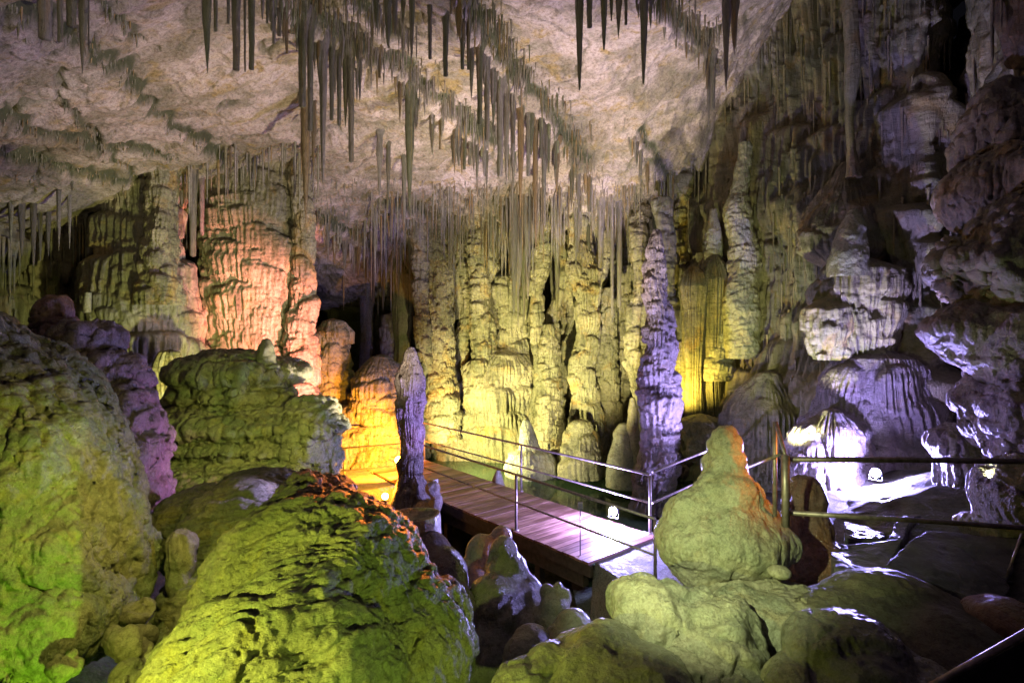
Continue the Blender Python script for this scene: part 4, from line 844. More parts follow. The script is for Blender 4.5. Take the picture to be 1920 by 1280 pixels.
blobs('flowstone_formation', 'sloping fluted rock at the lower right edge under the handrail', 'flowstone',
      [(W(1930, 930, 6.2), (S(90, 6.2), .5, S(80, 6.2))), (W(1860, 1000, 6.4), (S(60, 6.2), .4, S(30, 6.2)), (0, 25, 0))],
      M['violet'], .016, 7, (('lump', 2, .08, 63), ('drip', 7, .05, 65), ('lump', 9, .02, 66)))

# ------------------------------------------------------------------ LEFT side
blobs('flowstone_mound', 'huge grooved dome filling the left edge, lit yellow above and green below', 'flowstone mound',
      [(W(-115, 900, 4.8), (1.30, 1.1, 1.36)), (W(35, 1060, 4.45), (.88, .85, .84)), (W(-50, 985, 4.6), (1.16, 1.04, 1.25)), (W(-30, 1150, 4.2), (.95, .8, .50))],
      M['green'], .0135, 16, (('lump', .9, .10, 73), ('lump', 2.6, .05, 74), ('drip', 3.0, .09, 75), ('flowx', 6, .045, 71, (-.25, .1, 1), (-.35, .1, 1), -3.5, 1.), ('flowx', 13, .022, 72, (-.25, .1, 1), (-.35, .1, 1), -3.5, 1.), ('drip', 11, .030, 76), ('crack', 3.2, .05, 78), ('crack', 7, .028, 79), ('lump', 14, .014, 77), ('lump', 28, .006, 70)))
blobs('stalagmite', 'red-brown knob-topped stalagmite standing behind the huge left dome', 'stalagmite',
      [(W(105, 592, 7.2), (S(24, 7.2), .17, S(34, 7.2))), (W(118, 660, 7.2), (S(36, 7.2), .28, S(60, 7.2))), (W(130, 780, 7.1), (S(50, 7), .35, S(110, 7)))],
      M['brown'], .02, 8, (('lump', 2.2, .08, 83), ('shelf', 1, .5, 87, SHW), ('drip', 7, .07, 85), ('lump', 10, .02, 86)))
blobs('stalagmite', 'mauve dripping stalagmite leaning right behind the huge left dome', 'stalagmite',
      [(W(165, 650, 6.9), (S(34, 6.9), .25, S(46, 6.9))), (W(190, 730, 6.8), (S(52, 6.8), .33, S(75, 6.8))), (W(222, 800, 6.6), (S(46, 6.6), .33, S(80, 6.6))), (W(225, 900, 6.5), (S(44, 6.6), .33, S(110, 6.6)))],
      M['violet'], .019, 6, (('lump', 2.2, .07, 93), ('shelf', 1, 1.0, 97, SHW), ('drip', 8, .09, 95), ('lump', 10, .015, 96)))
blobs('rock_ledge', 'rounded rock ledge with an orange-lit corner at the far left edge', 'rock ledge',
      [(W(30, 655, 7.8), (S(60, 7.8), .5, S(48, 7.8))), (W(40, 730, 7.6), (S(55, 7.8), .5, S(70, 7.8))), (W(-60, 640, 8), (.6, .6, .5))],
      M['green'], .025, 6, (('lump', 2, .08, 103), ('lump', 7, .03, 104)))
blobs('flowstone_mound', 'tiered mossy mound left of the orange lamps, violet on its right flank', 'flowstone mound',
      [(W(452, 700, 9.3), (S(100, 9.2), .75, S(36, 9.2))), (W(452, 742, 9.2), (S(88, 9.2), .7, S(40, 9.2))), (W(455, 790, 9.0), (S(142, 8.9), .9, S(40, 8.9))), (W(470, 835, 8.9), (S(125, 8.9), .85, S(50, 8.9))), (W(585, 830, 8.9), (S(50, 8.6), .6, S(84, 8.6)), (0, -12, 0)), (W(430, 885, 8.5), (S(160, 8.2), .85, S(44, 8.2))), (W(410, 940, 8.3), (S(130, 8.2), .8, S(70, 8.2))), (W(545, 930, 8.3), (S(90, 8), .7, S(60, 8)))],
      M['green'], .016, 5, (('lump', 1.3, .18, 113), ('shelf', 1, 1.2, 114, dict(w=(.2, .7), h=(.12, .40), p=(.06, .26), dens=3, fk=(12, 20), flute=.5)), ('shelf', 1, 1.0, 118, dict(w=(.06, .2), h=(.06, .2), p=(.02, .07), dens=4, fk=(14, 24), flute=.6)), ('lump', 4, .06, 116), ('drip', 8, .05, 115), ('lump', 14, .015, 117)))
col(498, 636, 705, 9.0, [(0, 26), (.5, 20), (.85, 15), (1, 7)], 'small green stump on top of the tiered mossy mound', 'stalagmite', 'stalagmite', 'green', seed=39, noise=(.05, 3))
blobs('stalagmite', 'lumpy green pillar at the left side of the tiered mossy mound', 'stalagmite',
      [(W(335, 700, 9.6), (S(22, 9.6), .2, S(34, 9.6))), (W(330, 760, 9.5), (S(28, 9.5), .24, S(46, 9.5))), (W(300, 840, 9), (S(34, 9), .28, S(60, 9))), (W(280, 780, 9.2), (S(26, 9), .24, S(36, 9)))],
      M['green'], .022, 6, (('lump', 3, .07, 123), ('lump', 9, .02, 124)))
blobs('stalagmite', 'small pale tiered stump at the right edge of the huge left dome', 'stalagmite',
      [(W(222, 895, 5.6), (S(30, 5.6), .16, S(22, 5.6))), (W(228, 935, 5.5), (S(26, 5.6), .16, S(30, 5.6))), (W(235, 985, 5.4), (S(30, 5.6), .18, S(34, 5.6)))],
      M['pale'], .014, 5, (('lump', 4, .03, 133), ('drip', 12, .02, 134)))

# ------------------------------------------------------------------ FOREGROUND
blobs('flowstone_mound', 'great scaly flowstone mound in front, lit lime green with a red-brown right shoulder', 'flowstone mound',
      [(W(600, 1200, 4.5), (.98, .9, 1.12)), (W(755, 1215, 4.35), (.52, .6, .58)), (W(588, 968, 5.1), (.30, .45, .32)), (W(672, 1040, 5.0), (.46, .5, .38), (0, 38, 0)), (W(520, 1330, 3.7), (.85, .7, .8)), (W(450, 1240, 4.2), (.45, .5, .6))],
      M['scaly'], .0105, 22, (('lump', 1.0, .12, 143), ('lump', 2.4, .06, 149), ('flowx', 4.5, .060, 144, (.85, -.1, .50), (.15, -.2, 1), -.85, .25), ('flowx', 10, .045, 145, (.85, -.15, .45), (.2, -.2, 1), -.85, .25), ('scallop', 9, .016, 148, (.4, .3, -.85), 2.6), ('lump', 10, .018, 147), ('lump', 24, .008, 146)))
blobs('flowstone_mound', 'mossy scaly slope left behind the great front mound', 'flowstone mound',
      [(W(455, 1060, 5.6), (.62, .6, .72)), (W(500, 960, 6.1), (.58, .55, .36)), (W(400, 1180, 5.0), (.40, .5, .55)), (W(370, 990, 6.2), (.45, .5, .4))],
      M['scaly'], .013, 14, (('lump', 1.4, .12, 153), ('flowx', 5, .07, 154, (1, 0, .22), (1, 0, .3), -2.5, 1.), ('flowx', 11, .045, 155, (1, 0, .2), (1, 0, .3), -2.5, 1.), ('lump', 9, .02, 156), ('lump', 22, .008, 157)))
blobs('stalagmite', 'small pale green bottle-shaped stalagmite between the left dome and the mossy slope', 'stalagmite',
      [(W(342, 1018, 4.9), (S(28, 4.9), .12, S(22, 4.9))), (W(338, 1055, 4.85), (S(25, 4.9), .11, S(34, 4.9))), (W(336, 1100, 4.8), (S(20, 4.8), .10, S(34, 4.8))), (W(322, 1150, 4.7), (S(14, 4.8), .09, S(36, 4.8)), (0, 20, 0)), (W(308, 1200, 4.6), (S(30, 4.6), .15, S(34, 4.6)))],
      M['green'], .011, 6, (('lump', 3.5, .05, 163), ('drip', 8, .03, 164), ('lump', 12, .01, 165)))
blobs('stalagmite', 'tiny pale knob in the green hollow on the front mound', 'stalagmite',
      [(W(545, 998, 4.55), (S(20, 4.5), .09, S(14, 4.5))), (W(540, 1025, 4.5), (S(22, 4.5), .10, S(26, 4.5)))],
      M['pale'], .010, 8, (('lump', 5, .012, 173),))
# rubble in the dark gutter at the lower left
rg = random.Random(31)
stones = [(232, 1210, 3.9, 34, 46, 'pale jagged stone standing in the dark gutter at lower left', 'mud'), (262, 1150, 4.3, 30, 13, 'flat elongated stone lying across the gutter above the jagged one', 'mud'),
          (272, 1200, 4.1, 20, 30, 'leaning brown stone right beside the pale jagged one', 'mud'), (298, 1262, 3.9, 30, 34, 'smooth grey boulder at the bottom right of the gutter', 'greywet'),
          (120, 1250, 3.7, 30, 20, 'rounded green boulder under the hem of the huge left dome', 'green'), (196, 1170, 4.3, 20, 28, 'small upright green stone tucked under the left dome', 'green'),
          (252, 1270, 3.8, 24, 14, 'broken pale stone at the bottom of the gutter', 'mud'), (330, 1225, 4.2, 26, 26, 'brown fragment between the gutter and the front mound', 'mud')]
for i, (px, py, d, a, b, lb, mt) in enumerate(stones):
    c = W(px, py, d); bl = [(c, (S(a, d), S((a+b)*.45, d), S(b, d)), (rg.uniform(-25, 25), rg.uniform(-30, 30), rg.uniform(0, 180)))]
    bl.append((c+Vector((rg.uniform(-.02, .02), 0, S(b*.25, d))), (S(a*.8, d), S(a*.6, d), S(b*.8, d)), (rg.uniform(0, 90), rg.uniform(0, 90), 0)))
    blobs('loose_stone', lb, 'stone', bl, M[mt], .009, 2, (('lump', 3, .14, 190+i), ('cell', 5, .05, 180+i), ('lump', 10, .02, 200+i)))

# violet stalagmite between the orange lamps and the boardwalk
column('stalagmite', 'tall slim violet stalagmite beside the orange lamps at the bend of the rail', 'stalagmite', (770-960)/FPX*11.6, 11.6, zz(990, 11.6), zz(651, 11.6),
       [(0, .44), (.10, .40), (.2, .29), (.3, .20), (.42, .17), (.55, .20), (.7, .24), (.83, .22), (.93, .13), (.97, .10), (1, .05)], M['violet'], seed=40, shelf=dict(w=(.06, .16), h=(.12, .4), p=(.02, .08), dens=2.4, fk=(14, 24), flute=.6), noise=(.07, 3.0), wander=.07, ds=.011, dz=.011)
blobs('stalagmite', 'small dark lump of rock against the foot of the violet stalagmite', 'stalagmite',
      [(W(812, 915, 11.1), (.15, .15, .16)), (W(818, 940, 11.1), (.13, .15, .2)), (W(800, 960, 11.2), (.25, .2, .25))], M['violet'], .014, 4, (('lump', 4, .05, 211), ('lump', 12, .02, 212)))
# sawn stump with a bowl
rs = [(0, .0), (0, .60), (.25, .48), (.5, .36), (.72, .27), (.9, .255), (.97, .262), (1.0, .255), (1.0, .235), (.975, .20), (.955, .12), (.95, 0)]
nn_ = 96; H = 1.62; zt = zz(962, 6.6); V = []
P0 = np.array([(t*H, r) for t, r in rs]); seg = np.r_[0, np.cumsum(np.linalg.norm(np.diff(P0, axis=0), axis=1))]; u = np.arange(0, seg[-1], .012)
pz = np.interp(u, seg, P0[:, 0]); pr = np.interp(u, seg, P0[:, 1]); th = np.arange(nn_)/nn_*2*math.pi
ZZ, TH = np.meshgrid(pz, th, indexing='ij'); RR = np.repeat(pr[:, None], nn_, 1)
nz = fbm(np.cos(TH)*1.2, np.sin(TH)*1.2, ZZ*2, 1.3, 4, 9)*.05*np.clip(RR*6, 0, 1)*sst(1.02, .6, ZZ/H)*1.6+fbm(np.cos(TH)*2, np.sin(TH)*2, ZZ*.5, 2, 2, 19, True)*.012*sst(1.0, .9, ZZ/H)
RR = RR+nz; lx = sst(.55, 0, ZZ/H)*.30
Vb = np.stack([np.cos(TH)*RR*1.03+lx, np.sin(TH)*RR-.2*sst(.6, 0, ZZ/H), ZZ-H+.01*np.cos(TH*2)*(ZZ > .9*H)], -1).reshape(-1, 3)
o = link('stump', np_mesh('stump', Vb+[0, 0, H], gridF(len(u), nn_, True)), M['pale'], loc=((782-960)/FPX*6.6, 6.6, zt-H))
tag(o, 'cut stump with a shallow bowl on top, glowing orange behind the front mound', 'stump')
blobs('flowstone_mound', 'smooth violet-lit rock running down right of the bowl stump', 'rock',
      [(W(812, 1050, 6.35), (.22, .25, .3)), (W(832, 1100, 6.1), (.26, .3, .42)), (W(850, 1170, 5.8), (.26, .3, .42)), (W(800, 1160, 6.2), (.35, .35, .5))], M['violet'], .014, 10, (('lump', 2, .05, 221), ('lump', 8, .015, 222)))

# dark smooth stalagmite under the boardwalk
blobs('stalagmite', 'smooth bulging dark stalagmite in the shade in front of the boardwalk', 'stalagmite',
      [(W(945, 1035, 6.3), (.15, .16, .20)), (W(950, 1075, 6.3), (.25, .26, .26)), (W(965, 1130, 6.2), (.34, .33, .34)), (W(930, 1150, 6.0), (.34, .33, .42)), (W(1000, 1190, 5.9), (.30, .33, .30)), (W(905, 1230, 5.8), (.40, .4, .4))],
      M['greywet'], .014, 9, (('lump', 2.2, .06, 231), ('cell', 2.0, .03, 232), ('lump', 10, .006, 233)))
blobs('stalagmite', 'dark round knob behind the smooth bulging stalagmite at the boardwalk edge', 'stalagmite',
      [(W(938, 1005, 7.2), (.14, .14, .14)), (W(905, 1045, 7.1), (.2, .2, .3)), (W(885, 1090, 7.0), (.2, .2, .3))], M['greywet'], .015, 7, (('lump', 3, .05, 241),))
blobs('stalagmite', 'cluster of small shiny knobs right of the smooth bulging stalagmite', 'stalagmite',
      [(W(1025, 1110, 5.9), (.08, .09, .09)), (W(1048, 1104, 5.9), (.06, .07, .08)), (W(1062, 1118, 5.85), (.06, .07, .09)), (W(1040, 1135, 5.8), (.16, .15, .12)), (W(1030, 1165, 5.8), (.2, .2, .18))],
      M['greywet'], .010, 4, (('lump', 5, .02, 251),))
blobs('stalagmite', 'smooth egg-shaped hump beside the cluster of small shiny knobs', 'stalagmite',
      [(W(1075, 1172, 5.2), (S(38, 5.2), .2, S(30, 5.2))), (W(1060, 1220, 5.1), (.25, .25, .25))], M['greywet'], .013, 7, (('lump', 3, .02, 261),))
blobs('stalagmite', 'low flat dark hump in front of the smooth bulging stalagmite', 'stalagmite',
      [(W(998, 1195, 4.9), (S(36, 4.9), .18, S(20, 4.9))), (W(985, 1235, 4.8), (.2, .2, .2))], M['greywet'], .013, 7, (('lump', 3, .02, 271),))

# snowman stalagmite and its neighbours
blobs('stalagmite', 'round-headed snowman-like stalagmite, green in front and orange on its right side', 'stalagmite',
      [(W(1362, 838, 5.6), (S(34, 5.6), .17, S(35, 5.6))), (W(1364, 880, 5.6), (S(42, 5.6), .21, S(52, 5.6))), (W(1360, 935, 5.55), (S(66, 5.5), .30, S(62, 5.5))), (W(1300, 965, 5.5), (S(58, 5.5), .27, S(52, 5.5)), (0, -35, 0)), (W(1412, 975, 5.55), (S(70, 5.5), .3, S(42, 5.5)), (0, 40, 0)),
       (W(1350, 1012, 5.45), (S(118, 5.4), .46, S(76, 5.4))), (W(1435, 1015, 5.5), (S(54, 5.4), .3, S(44, 5.4))), (W(1335, 1062, 5.4), (S(78, 5.4), .3, S(42, 5.4)))],
      M['pale'], .0115, 16, (('lump', 1.6, .07, 281), ('lump', 4.5, .05, 285), ('drip', 5, .028, 282), ('crack', 3.2, .014, 286), ('lump', 12, .008, 283), ('lump', 26, .004, 287)))
blobs('stalagmite', 'dark red-glinting stalagmite right behind the snowman-like one', 'stalagmite',
      [(W(1508, 935, 6.3), (S(38, 6.3), .24, S(42, 6.3))), (W(1512, 990, 6.3), (S(46, 6.3), .28, S(50, 6.3))), (W(1525, 1060, 6.1), (S(72, 6.1), .35, S(50, 6.1)))],
      M['brown'], .014, 8, (('lump', 3, .03, 291), ('drip', 8, .02, 292), ('lump', 12, .008, 293)))
G = lambda *a: a
blobs('rock_mound', 'broad pale green lobed rock in the foreground below the snowman-like stalagmite', 'rock mound',
      [(W(1200, 1150, 4.6), (S(62, 4.6), .35, S(70, 4.6))), (W(1255, 1180, 4.5), (S(80, 4.5), .4, S(72, 4.5))), (W(1340, 1200, 4.4), (S(90, 4.4), .5, S(78, 4.4))), (W(1420, 1150, 4.9), (S(130, 4.9), .55, S(56, 4.9))), (W(1280, 1290, 4.0), (S(180, 4), .5, S(60, 4))), (W(1500, 1180, 4.7), (S(130, 4.7), .5, S(70, 4.7)))],
      M['pale'], .0115, 14, (('lump', 1.2, .12, 301), ('cell', 1.5, .06, 302), ('lump', 3.4, .07, 303), ('drip', 5, .035, 306), ('crack', 3, .03, 305), ('lump', 12, .012, 304), ('lump', 28, .005, 307)))
blobs('rock_mound', 'low veined olive rock at the bottom, left of the broad lobed one', 'rock mound',
      [(W(1090, 1250, 4.0), (S(120, 4), .4, S(62, 4)), (0, -18, 0)), (W(1180, 1280, 3.8), (S(120, 3.8), .4, S(60, 3.8))), (W(1010, 1300, 3.8), (S(80, 3.8), .35, S(40, 3.8)))],
      M['greywet'], .012, 8, (('lump', 1.6, .06, 311), ('cell', 1.5, .06, 312), ('lump', 6, .02, 313), ('crack', 3, .02, 316), ('lump', 14, .012, 317), ('lump', 28, .005, 314)))
blobs('rock_mound', 'wrinkled grey-green dome at the bottom right of the lobed rocks', 'rock mound',
      [(W(1600, 1240, 3.9), (S(120, 3.9), .45, S(76, 3.9)), (0, 12, 0)), (W(1690, 1290, 3.7), (S(110, 3.7), .4, S(50, 3.7))), (W(1560, 1300, 3.7), (S(110, 3.7), .4, S(50, 3.7)))],
      M['greywet'], .012, 8, (('lump', 1.8, .06, 321), ('cell', 1.8, .05, 322), ('drip', 6, .02, 325), ('lump', 7, .02, 323), ('crack', 3, .02, 326), ('lump', 14, .012, 327), ('lump', 28, .005, 324)))
blobs('rock_mound', 'brown mud-covered bank behind the wrinkled dome with an orange-lit crest', 'rock mound',
      [(W(1690, 1170, 4.8), (S(150, 4.8), .5, S(92, 4.8)), (0, 14, 0)), (W(1600, 1200, 4.6), (S(170, 4.6), .5, S(90, 4.6))), (W(1760, 1230, 4.3), (S(130, 4.3), .5, S(80, 4.3)))],
      M['mud'], .015, 12, (('lump', 1.4, .06, 331), ('lump', 4, .03, 335), ('lump', 8, .014, 333), ('lump', 24, .005, 334)))
blobs('rock_mound', 'dark rounded rock with a red glow at the right edge of the bank', 'rock mound',
      [(W(1890, 1170, 4.4), (S(64, 4.4), .35, S(46, 4.4)))], M['brown'], .013, 8, (('lump', 2.4, .05, 341), ('lump', 9, .01, 342)))
blobs('loose_stone', 'small pale green pebble lying on the ledge right below the snowman-like stalagmite', 'stone',
      [(W(1462, 1072, 4.9), (S(22, 4.9), .10, S(12, 4.9)))], M['pale'], .008, 4, (('lump', 5, .01, 351),))
# ------------------------------------------------------------------ BOARDWALK
DZ = .55
ux = Vector((.64, -.768, 0)).normalized(); nx = Vector((.768, .64, 0)).normalized(); UP = Vector((0, 0, 1))
A0 = Vector((-2.32, 15.25, DZ)); C0 = A0+ux*7.45; 
bw = empty('boardwalk', A0+ux*3-nx*.8-Vector((0, 0, .3)))
tag(bw, 'plank boardwalk with dark timber side beams crossing beside the green pool', 'boardwalk')
def rel(o, root=bw):
    o.parent = root; o.location = Vector(o.location)-root.location; return o
rg = random.Random(3); mb = MB(); vals = []; u = 0.0
while u < 7.35:
    wd = rg.uniform(.128, .145); c = A0+ux*(u+wd/2)-nx*.82+UP*(-.02+rg.uniform(-.003, .003))
    mb.box(c+nx*rg.uniform(-.01, .01), (1.70, wd-.009, .04), (nx, ux, UP)); vals += [rg.random()]*8; u += wd
# skewed last boards end ragged against the concrete
o = mb.build('deck', M['plank']); at = o.data.attributes.new('plank', 'FLOAT', 'POINT'); at.data.foreach_set('value', vals)
# object space rotated so the grain runs along each board
from mathutils import Matrix
R3 = Matrix((nx, ux, UP)).transposed().to_4x4(); o.data.transform(R3.inverted() @ Matrix.Translation(-A0)); o.matrix_world = Matrix.Translation(A0) @ R3
o.parent = bw; o.matrix_parent_inverse = Matrix.Translation(-Vector(bw.location))
for side, nm in ((-1.62, 'front'), (-.04, 'back')):
    mb = MB(); mb.box(A0+ux*3.72+nx*side+UP*(-.135), (.07, 7.42, .18), (nx, ux, UP)); b = mb.build('side_beam', M['beam'], None, A0+ux*3.3+nx*side); rel(b)
mb = MB(); mb.box(A0+ux*3.6-nx*1.5+UP*(-.36), (.12, 7.2, .22), (nx, ux, UP)); rel(mb.build('lower_beam', M['beam'], None, A0+ux*3.3-nx*1.5))
for k in range(5):
    c = A0+ux*(.5+k*1.4)-nx*1.45; mb = MB(); mb.box(c+UP*(-.9), (.12, .12, 1.3), (nx, ux, UP)); mb.box(c+nx*.6+UP*(-.32), (1.3, .1, .14), (nx, ux, UP)); rel(mb.build('support_post', M['beam'], None, c-UP*1.5))
mb = MB(); mb.box(A0+ux*5.2-nx*1.64+UP*(-.30), (.10, .30, .10), (nx, ux, UP)); rel(mb.build('bracket_box', M['greymetal'], None, A0+ux*5.2-nx*1.7-UP*.3))
# second platform to the left of the bend (orange lit) and concrete path to the right
pl = [(-2.35, 15.25), (-3.45, 14.0), (-2.55, 12.75), (-3.9, 11.9), (-5.6, 13.1), (-4.4, 14.9)]
def slab(name, poly, z0, z1, mat, kind=None, amp=.0, res=.05, seed=1, **k):
    """flat-topped slab with uneven top from a ground polygon"""
    P = np.array(poly); xs = np.arange(P[:, 0].min()-.1, P[:, 0].max()+.1, res); ys = np.arange(P[:, 1].min()-.1, P[:, 1].max()+.1, res); X, Y = np.meshgrid(xs, ys)
    ins = np.zeros(X.shape, bool); dm = np.full(X.shape, 1e9)
    for i in range(len(P)):
        a = P[i]; b = P[(i+1) % len(P)]
        cnd = ((a[1] > Y) != (b[1] > Y)); xi = (b[0]-a[0])*(Y-a[1])/((b[1]-a[1]) or 1e-9)+a[0]; ins ^= cnd & (X < xi)
        ab = b-a; t = np.clip(((X-a[0])*ab[0]+(Y-a[1])*ab[1])/(ab@ab), 0, 1); dm = np.minimum(dm, np.hypot(X-a[0]-t*ab[0], Y-a[1]-t*ab[1]))
    sd = np.where(ins, dm, -dm)+fbm(X, Y, X*0, 2.5, 3, seed)*amp*3
    Z = z0+(z1-z0)*sst(-.02, .05, sd)+fbm(X, Y, X*0, 1.3, 4, seed)*amp+fbm(X, Y, X*0, 6, 3, seed+4)*amp*.3
    o = link(name, np_mesh(name, np.stack([X, Y, Z], -1).reshape(-1, 3), gridF(*X.shape)), M[mat]); return tag(o, kind=kind, **k)
slab('platform', pl, -.4, DZ-.01, 'path', 'structure', .012, .04, 2)
Ef = A0+ux*5.9-nx*1.60
slab('path', [tuple((A0+ux*6.95+nx*.25)[:2]), tuple((A0+ux*7.0)[:2]), tuple((A0+ux*7.38-nx*1.62)[:2]), (1.75, 7.3), (2.2, 7.2), (3.2, 8.2), (4.6, 9.6), (6.9, 12.6), (6.0, 13.4), (3.1, 10.2), (2.55, 9.75)], -.5, DZ-.035, 'path', 'structure', .02, .04, 6)
slab('path', [(2.9, 6.0), (4.3, 5.2), (7.5, 5.6), (8.2, 8.6), (6.4, 9.4), (4.6, 9.0), (3.3, 7.3)], .3, 1.47, 'path', 'structure', .035, .04, 16)

# ------------------------------------------------------------------ RAILINGS
def railing(label, pts, H, mid, rpost=.024, rr=.021, posts=None, mat='rail', group=None):
    """pts: top-rail foot points; a post at each index in posts"""
    base = Vector(pts[0]); root = empty('railing', base); tag(root, label, 'railing', group)
    top = [Vector(p)+UP*H for p in pts]; md = [Vector(p)+UP*mid for p in pts]
    m_ = MB(); m_.tube(top, rr, 14); m_.build('handrail', M[mat], None, base, smooth=True)
    for o_, nm in ((C.objects[-1], 0),): o_.parent = root; o_.location = (0, 0, 0)
    m_ = MB(); m_.tube(md, rr*.8, 12); o_ = m_.build('mid_rail', M[mat], None, base, smooth=True); o_.parent = root; o_.location = (0, 0, 0)
    for i in (range(len(pts)) if posts is None else posts):
        p = Vector(pts[i]) if isinstance(i, int) else Vector(i)
        m_ = MB(); m_.tube([p+UP*-.03, p+UP*(H-.005)], rpost, 14); m_.tube([p+UP*-.01, p+UP*.012], rpost*2.2, 14)
        o_ = m_.build('post', M[mat], None, p, smooth=True); o_.parent = root; o_.location = p-base
    return root
Lp = Vector((-4.3, 14.15, DZ)); Bp = Vector((.20, 12.3, DZ)); Cp = Vector((2.36, 9.72, DZ)); Rp = Vector((5.66, 13.0, DZ+.05))
railing('steel railing along the pool side of the boardwalk, orange at its left end', [Lp, A0+nx*-.03, Bp, Cp], 1.0, .52)
railing('steel railing climbing right from the pool corner behind the snowman-like stalagmite', [Cp+Vector((.05, .05, 0)), Cp.lerp(Rp, .5)+UP*.05, Rp+UP*.1], 1.03, .5, posts=[2])
Dp = Vector((.07, 9.9, DZ)); E1 = Vector((-2.16, 12.72, DZ)); E0 = Vector((-3.72, 12.15, DZ)); E2 = Vector((1.90, 7.55, DZ))
railing('steel railing along the near side of the boardwalk', [E0-Vector((.5, .3, 0)), E1, Dp, E2], .96, .48, posts=[tuple(E0+Vector((.13, .05, 0))), tuple(E1), tuple(Dp), tuple(E2)])
# near railing on the right
def wz(px, py, d): return W(px, py, d)
root = empty('railing', (2.3, 4.9, 1.6)); tag(root, 'near dark steel railing crossing the right side in front of the blue light', 'railing')
def part(name, fn, mat='rail', smooth=True, root=root):
    m_ = MB(); fn(m_); b = Vector(root.location); o_ = m_.build(name, M[mat], None, b, smooth=smooth); o_.parent = root; o_.location = (0, 0, 0); return o_
part('handrail', lambda m: m.tube([wz(1466, 861, 4.95), wz(1700, 862, 4.9), wz(1960, 865, 4.75)], .024, 16))
part('mid_rail', lambda m: m.tube([wz(1466, 960, 4.95), wz(1700, 974, 4.9), wz(1960, 992, 4.75)], .021, 16))
part('post', lambda m: m.box(wz(1473, 920, 4.9), (.050, .050, .62)))
part('post', lambda m: m.tube([wz(1453, 792, 5.3), wz(1453, 968, 5.3)], .020, 14))
part('brace', lambda m: m.tube([wz(1455, 792, 5.3), wz(1474, 858, 4.95)], .016, 12))
part('brace', lambda m: m.tube([wz(1400, 878, 6.2), wz(1462, 852, 4.97)], .014, 12))
root2 = empty('railing', (3.2, 3.3, 1.2)); tag(root2, 'dark stair rail catching blue light in the bottom right corner', 'railing')
part('handrail', lambda m: m.tube([wz(1730, 1296, 3.3), wz(1835, 1237, 3.35), wz(1960, 1165, 3.45)], .022, 16), 'rail', True, root2)
part('side_panel', lambda m: m.add([wz(1740, 1300, 3.32), wz(1960, 1180, 3.47), wz(1960, 1420, 3.47), wz(1740, 1480, 3.32), wz(1740, 1300, 3.30), wz(1960, 1180, 3.45), wz(1960, 1420, 3.45), wz(1740, 1480, 3.30)],
     [(0, 1, 2, 3), (7, 6, 5, 4), (0, 4, 5, 1), (1, 5, 6, 2), (2, 6, 7, 3), (3, 7, 4, 0)]), 'darkmetal', False, root2)
root3 = empty('railing', (4.6, 5.5, 1.3)); tag(root3, 'short steel post with slanting brace at the right edge under the handrail', 'railing')
part('post', lambda m: m.tube([wz(1886, 1085, 5.4), wz(1917, 1000, 5.5)], .012, 10), 'rail', True, root3)
part('foot', lambda m: m.box(wz(1886, 1090, 5.4), (.08, .08, .03)), 'darkmetal', False, root3)

# dark tilted slabs at the right
def boulder_slab(label, corners, th, seed):
    """tilted broken slab: top quad (world points), thickness"""
    a, b, c, d = [Vector(p) for p in corners]; nrm = (b-a).cross(d-a).normalized(); nrm = nrm if nrm.z > 0 else -nrm
    n1 = 70; X = []
    for k, s_ in enumerate((0, 1)):
        for j in range(n1):
            for i in range(n1):
                u_, v_ = i/(n1-1), j/(n1-1); p = a.lerp(b, u_).lerp(d.lerp(c, u_), v_)-nrm*th*s_; X.append(p[:])
    X = np.array(X); q = fbm(X[:, 0], X[:, 1], X[:, 2], 1.6, 5, seed); X = X+np.array(nrm)*(q*.10)[:, None]+np.c_[fbm(X[:, 0], X[:, 1], X[:, 2], 3, 3, seed+1), fbm(X[:, 0], X[:, 1], X[:, 2], 3, 3, seed+2), 0*q]*.06
    F = gridF(n1, n1); F2 = F[:, ::-1]+n1*n1; k = np.arange(n1-1); N1 = n1*n1
    e = lambda r0, r1: np.stack([r0, r1, r1+N1, r0+N1], -1)
    Fa = np.vstack([F, F2, e(k+1, k), e((n1-1)*n1+k, (n1-1)*n1+k+1), e(k*n1, (k+1)*n1), e((k+1)*n1+n1-1, k*n1+n1-1)])
    base = X.mean(0); o = link('rock_slab', np_mesh('rock_slab', X-base, Fa), M['slab'], loc=tuple(base)); return tag(o, label, 'rock slab')
boulder_slab('big dark tilted rock slab with a pointed top below the near handrail', [W(1660, 1055, 5.2), W(1880, 1140, 4.9), W(1910, 1015, 6.0), W(1735, 992, 6.2)], .35, 61)
boulder_slab('low dark step of rock left of the big tilted slab', [W(1560, 1060, 5.4), W(1665, 1075, 5.3), W(1690, 1015, 6.1), W(1570, 1014, 6.1)], .4, 66)
boulder_slab('small flat rock plate lying under the mid rail in the blue light', [W(1585, 1010, 6.3), W(1660, 1012, 6.3), W(1652, 994, 6.9), W(1585, 975, 7.1)], .1, 69)
boulder_slab('thin dark slab leaning between the lit path and the pillar foot', [W(1665, 1010, 6.2), W(1690, 1010, 6.2), W(1735, 950, 7.6), W(1712, 950, 7.6)], .18, 71)

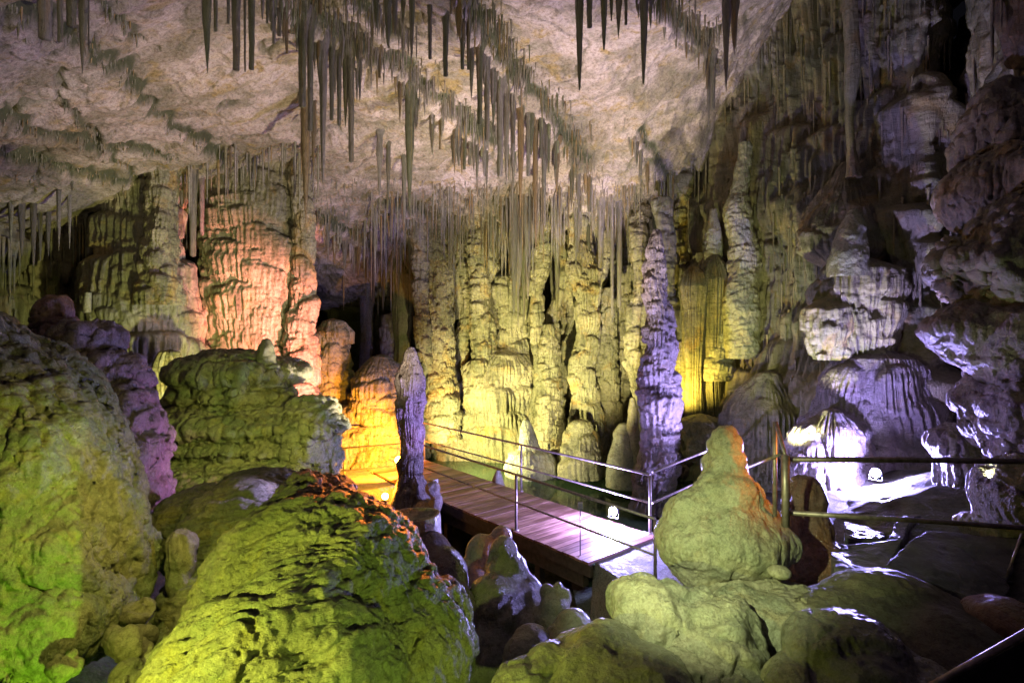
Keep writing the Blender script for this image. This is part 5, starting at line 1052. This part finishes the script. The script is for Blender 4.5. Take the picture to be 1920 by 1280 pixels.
# ------------------------------------------------------------------ LAMPS that show in the photograph
def floodlight(label, loc, aim, col, strength, size, power, group=None, r=.05, spot=None):
    root = empty('floodlight', loc); tag(root, label, 'floodlight', group)
    f = (Vector(aim)-Vector(loc)); f.normalize(); s_ = f.cross(UP).normalized(); u_ = s_.cross(f)
    m_ = MB(); m_.tube([-f*.16, -f*.12, -f*.01, f*.012], [size*.30, size*.52, size*.56, size*.60], 24)
    for i in range(4): m_.box(-f*.15+s_*(i-1.5)*size*.22, (.006, .05, size*.6), (s_, f, u_))
    m_.build('housing', M['darkmetal'], root)
    m_ = MB(); m_.tube([f*.013, f*.02, f*.032], [size*.55, size*.52, size*.36], 24); m_.build('lens', emis('lit_lens', col, strength), root)
    m_ = MB(); m_.tube([s_*size*.68+f*-.04, s_*size*.68-UP*size*.9, -s_*size*.68-UP*size*.9, -s_*size*.68+f*-.04], .008, 8); m_.build('bracket', M['darkmetal'], root)
    l = bpy.data.lights.new('floodlight_glow', 'POINT'); l.color = col; l.energy = power; l.shadow_soft_size = r
    if spot: l.type = 'SPOT'; l = bpy.data.lights[l.name]; l.spot_size = math.radians(spot[1]); l.spot_blend = .7
    lo = bpy.data.objects.new('floodlight_glow', l); C.objects.link(lo); lo.location = Vector(loc)+(f*.09 if not spot else (Vector(spot[0])-Vector(loc)).normalized()*.24+UP*.10); lo.rotation_euler = ((Vector(spot[0])-Vector(loc)) if spot else f).to_track_quat('-Z', 'Y').to_euler()
    return root
floodlight('blue-white floodlight burning at the pool edge beyond the right end of the boardwalk', W(1150, 958, 10.15), W(1080, 990, 8.6), (.40, .36, 1.0), 700, .13, 900)
floodlight('blue-white floodlight on the lit path below the mauve flowstone at right', W(1642, 886, 9.4), W(1600, 930, 8.0), (.38, .33, 1.0), 700, .13, 1250)
floodlight('orange floodlight behind the violet stalagmite, upper of the two orange ones', W(747, 862, 12.75), W(735, 880, 9.0), (1.0, .34, .02), 300, .14, 1700, spot=((-4.2, 14.9, .5), 118))
floodlight('orange floodlight at the foot of the violet stalagmite, lower of the two orange ones', W(722, 930, 10.9), W(715, 935, 8.0), (1.0, .44, .03), 300, .11, 900, spot=((-3.6, 13.2, .35), 120))
# junction box with conduit, on the front edge of the boardwalk
jb = empty('junction_box', A0+ux*2.9-nx*1.55); tag(jb, 'grey junction box with a curved conduit on the near edge of the boardwalk', 'junction box')
m_ = MB(); m_.box(UP*.20, (.16, .12, .26), (ux, nx, UP)); m_.box(UP*.04+nx*.02, (.03, .03, .12), (ux, nx, UP)); m_.build('box', M['greymetal'], jb)
m_ = MB(); m_.box(UP*.20-nx*.067, (.13, .012, .22), (ux, nx, UP)); m_.build('lid', M['darkmetal'], jb)
m_ = MB(); m_.tube([-ux*.05+UP*.2-nx*.06, -ux*.13-nx*.10+UP*.16, -ux*.17-nx*.12+UP*.04, -ux*.16-nx*.14-UP*.12, -ux*.14-nx*.14-UP*.22], .017, 10); m_.build('conduit', M['greymetal'], jb, smooth=True)
sp = W(1088, 1040, 8.77); sb = empty('sensor_post', sp); tag(sb, 'thin dark post with a small grey box on top at the boardwalk edge', 'sensor post')
m_ = MB(); m_.tube([(0, 0, -.25), (0, 0, .72)], .009, 8); m_.build('post', M['darkmetal'], sb, smooth=True)
m_ = MB(); m_.box((0, 0, .76), (.07, .06, .09)); m_.build('sensor_head', M['greymetal'], sb)
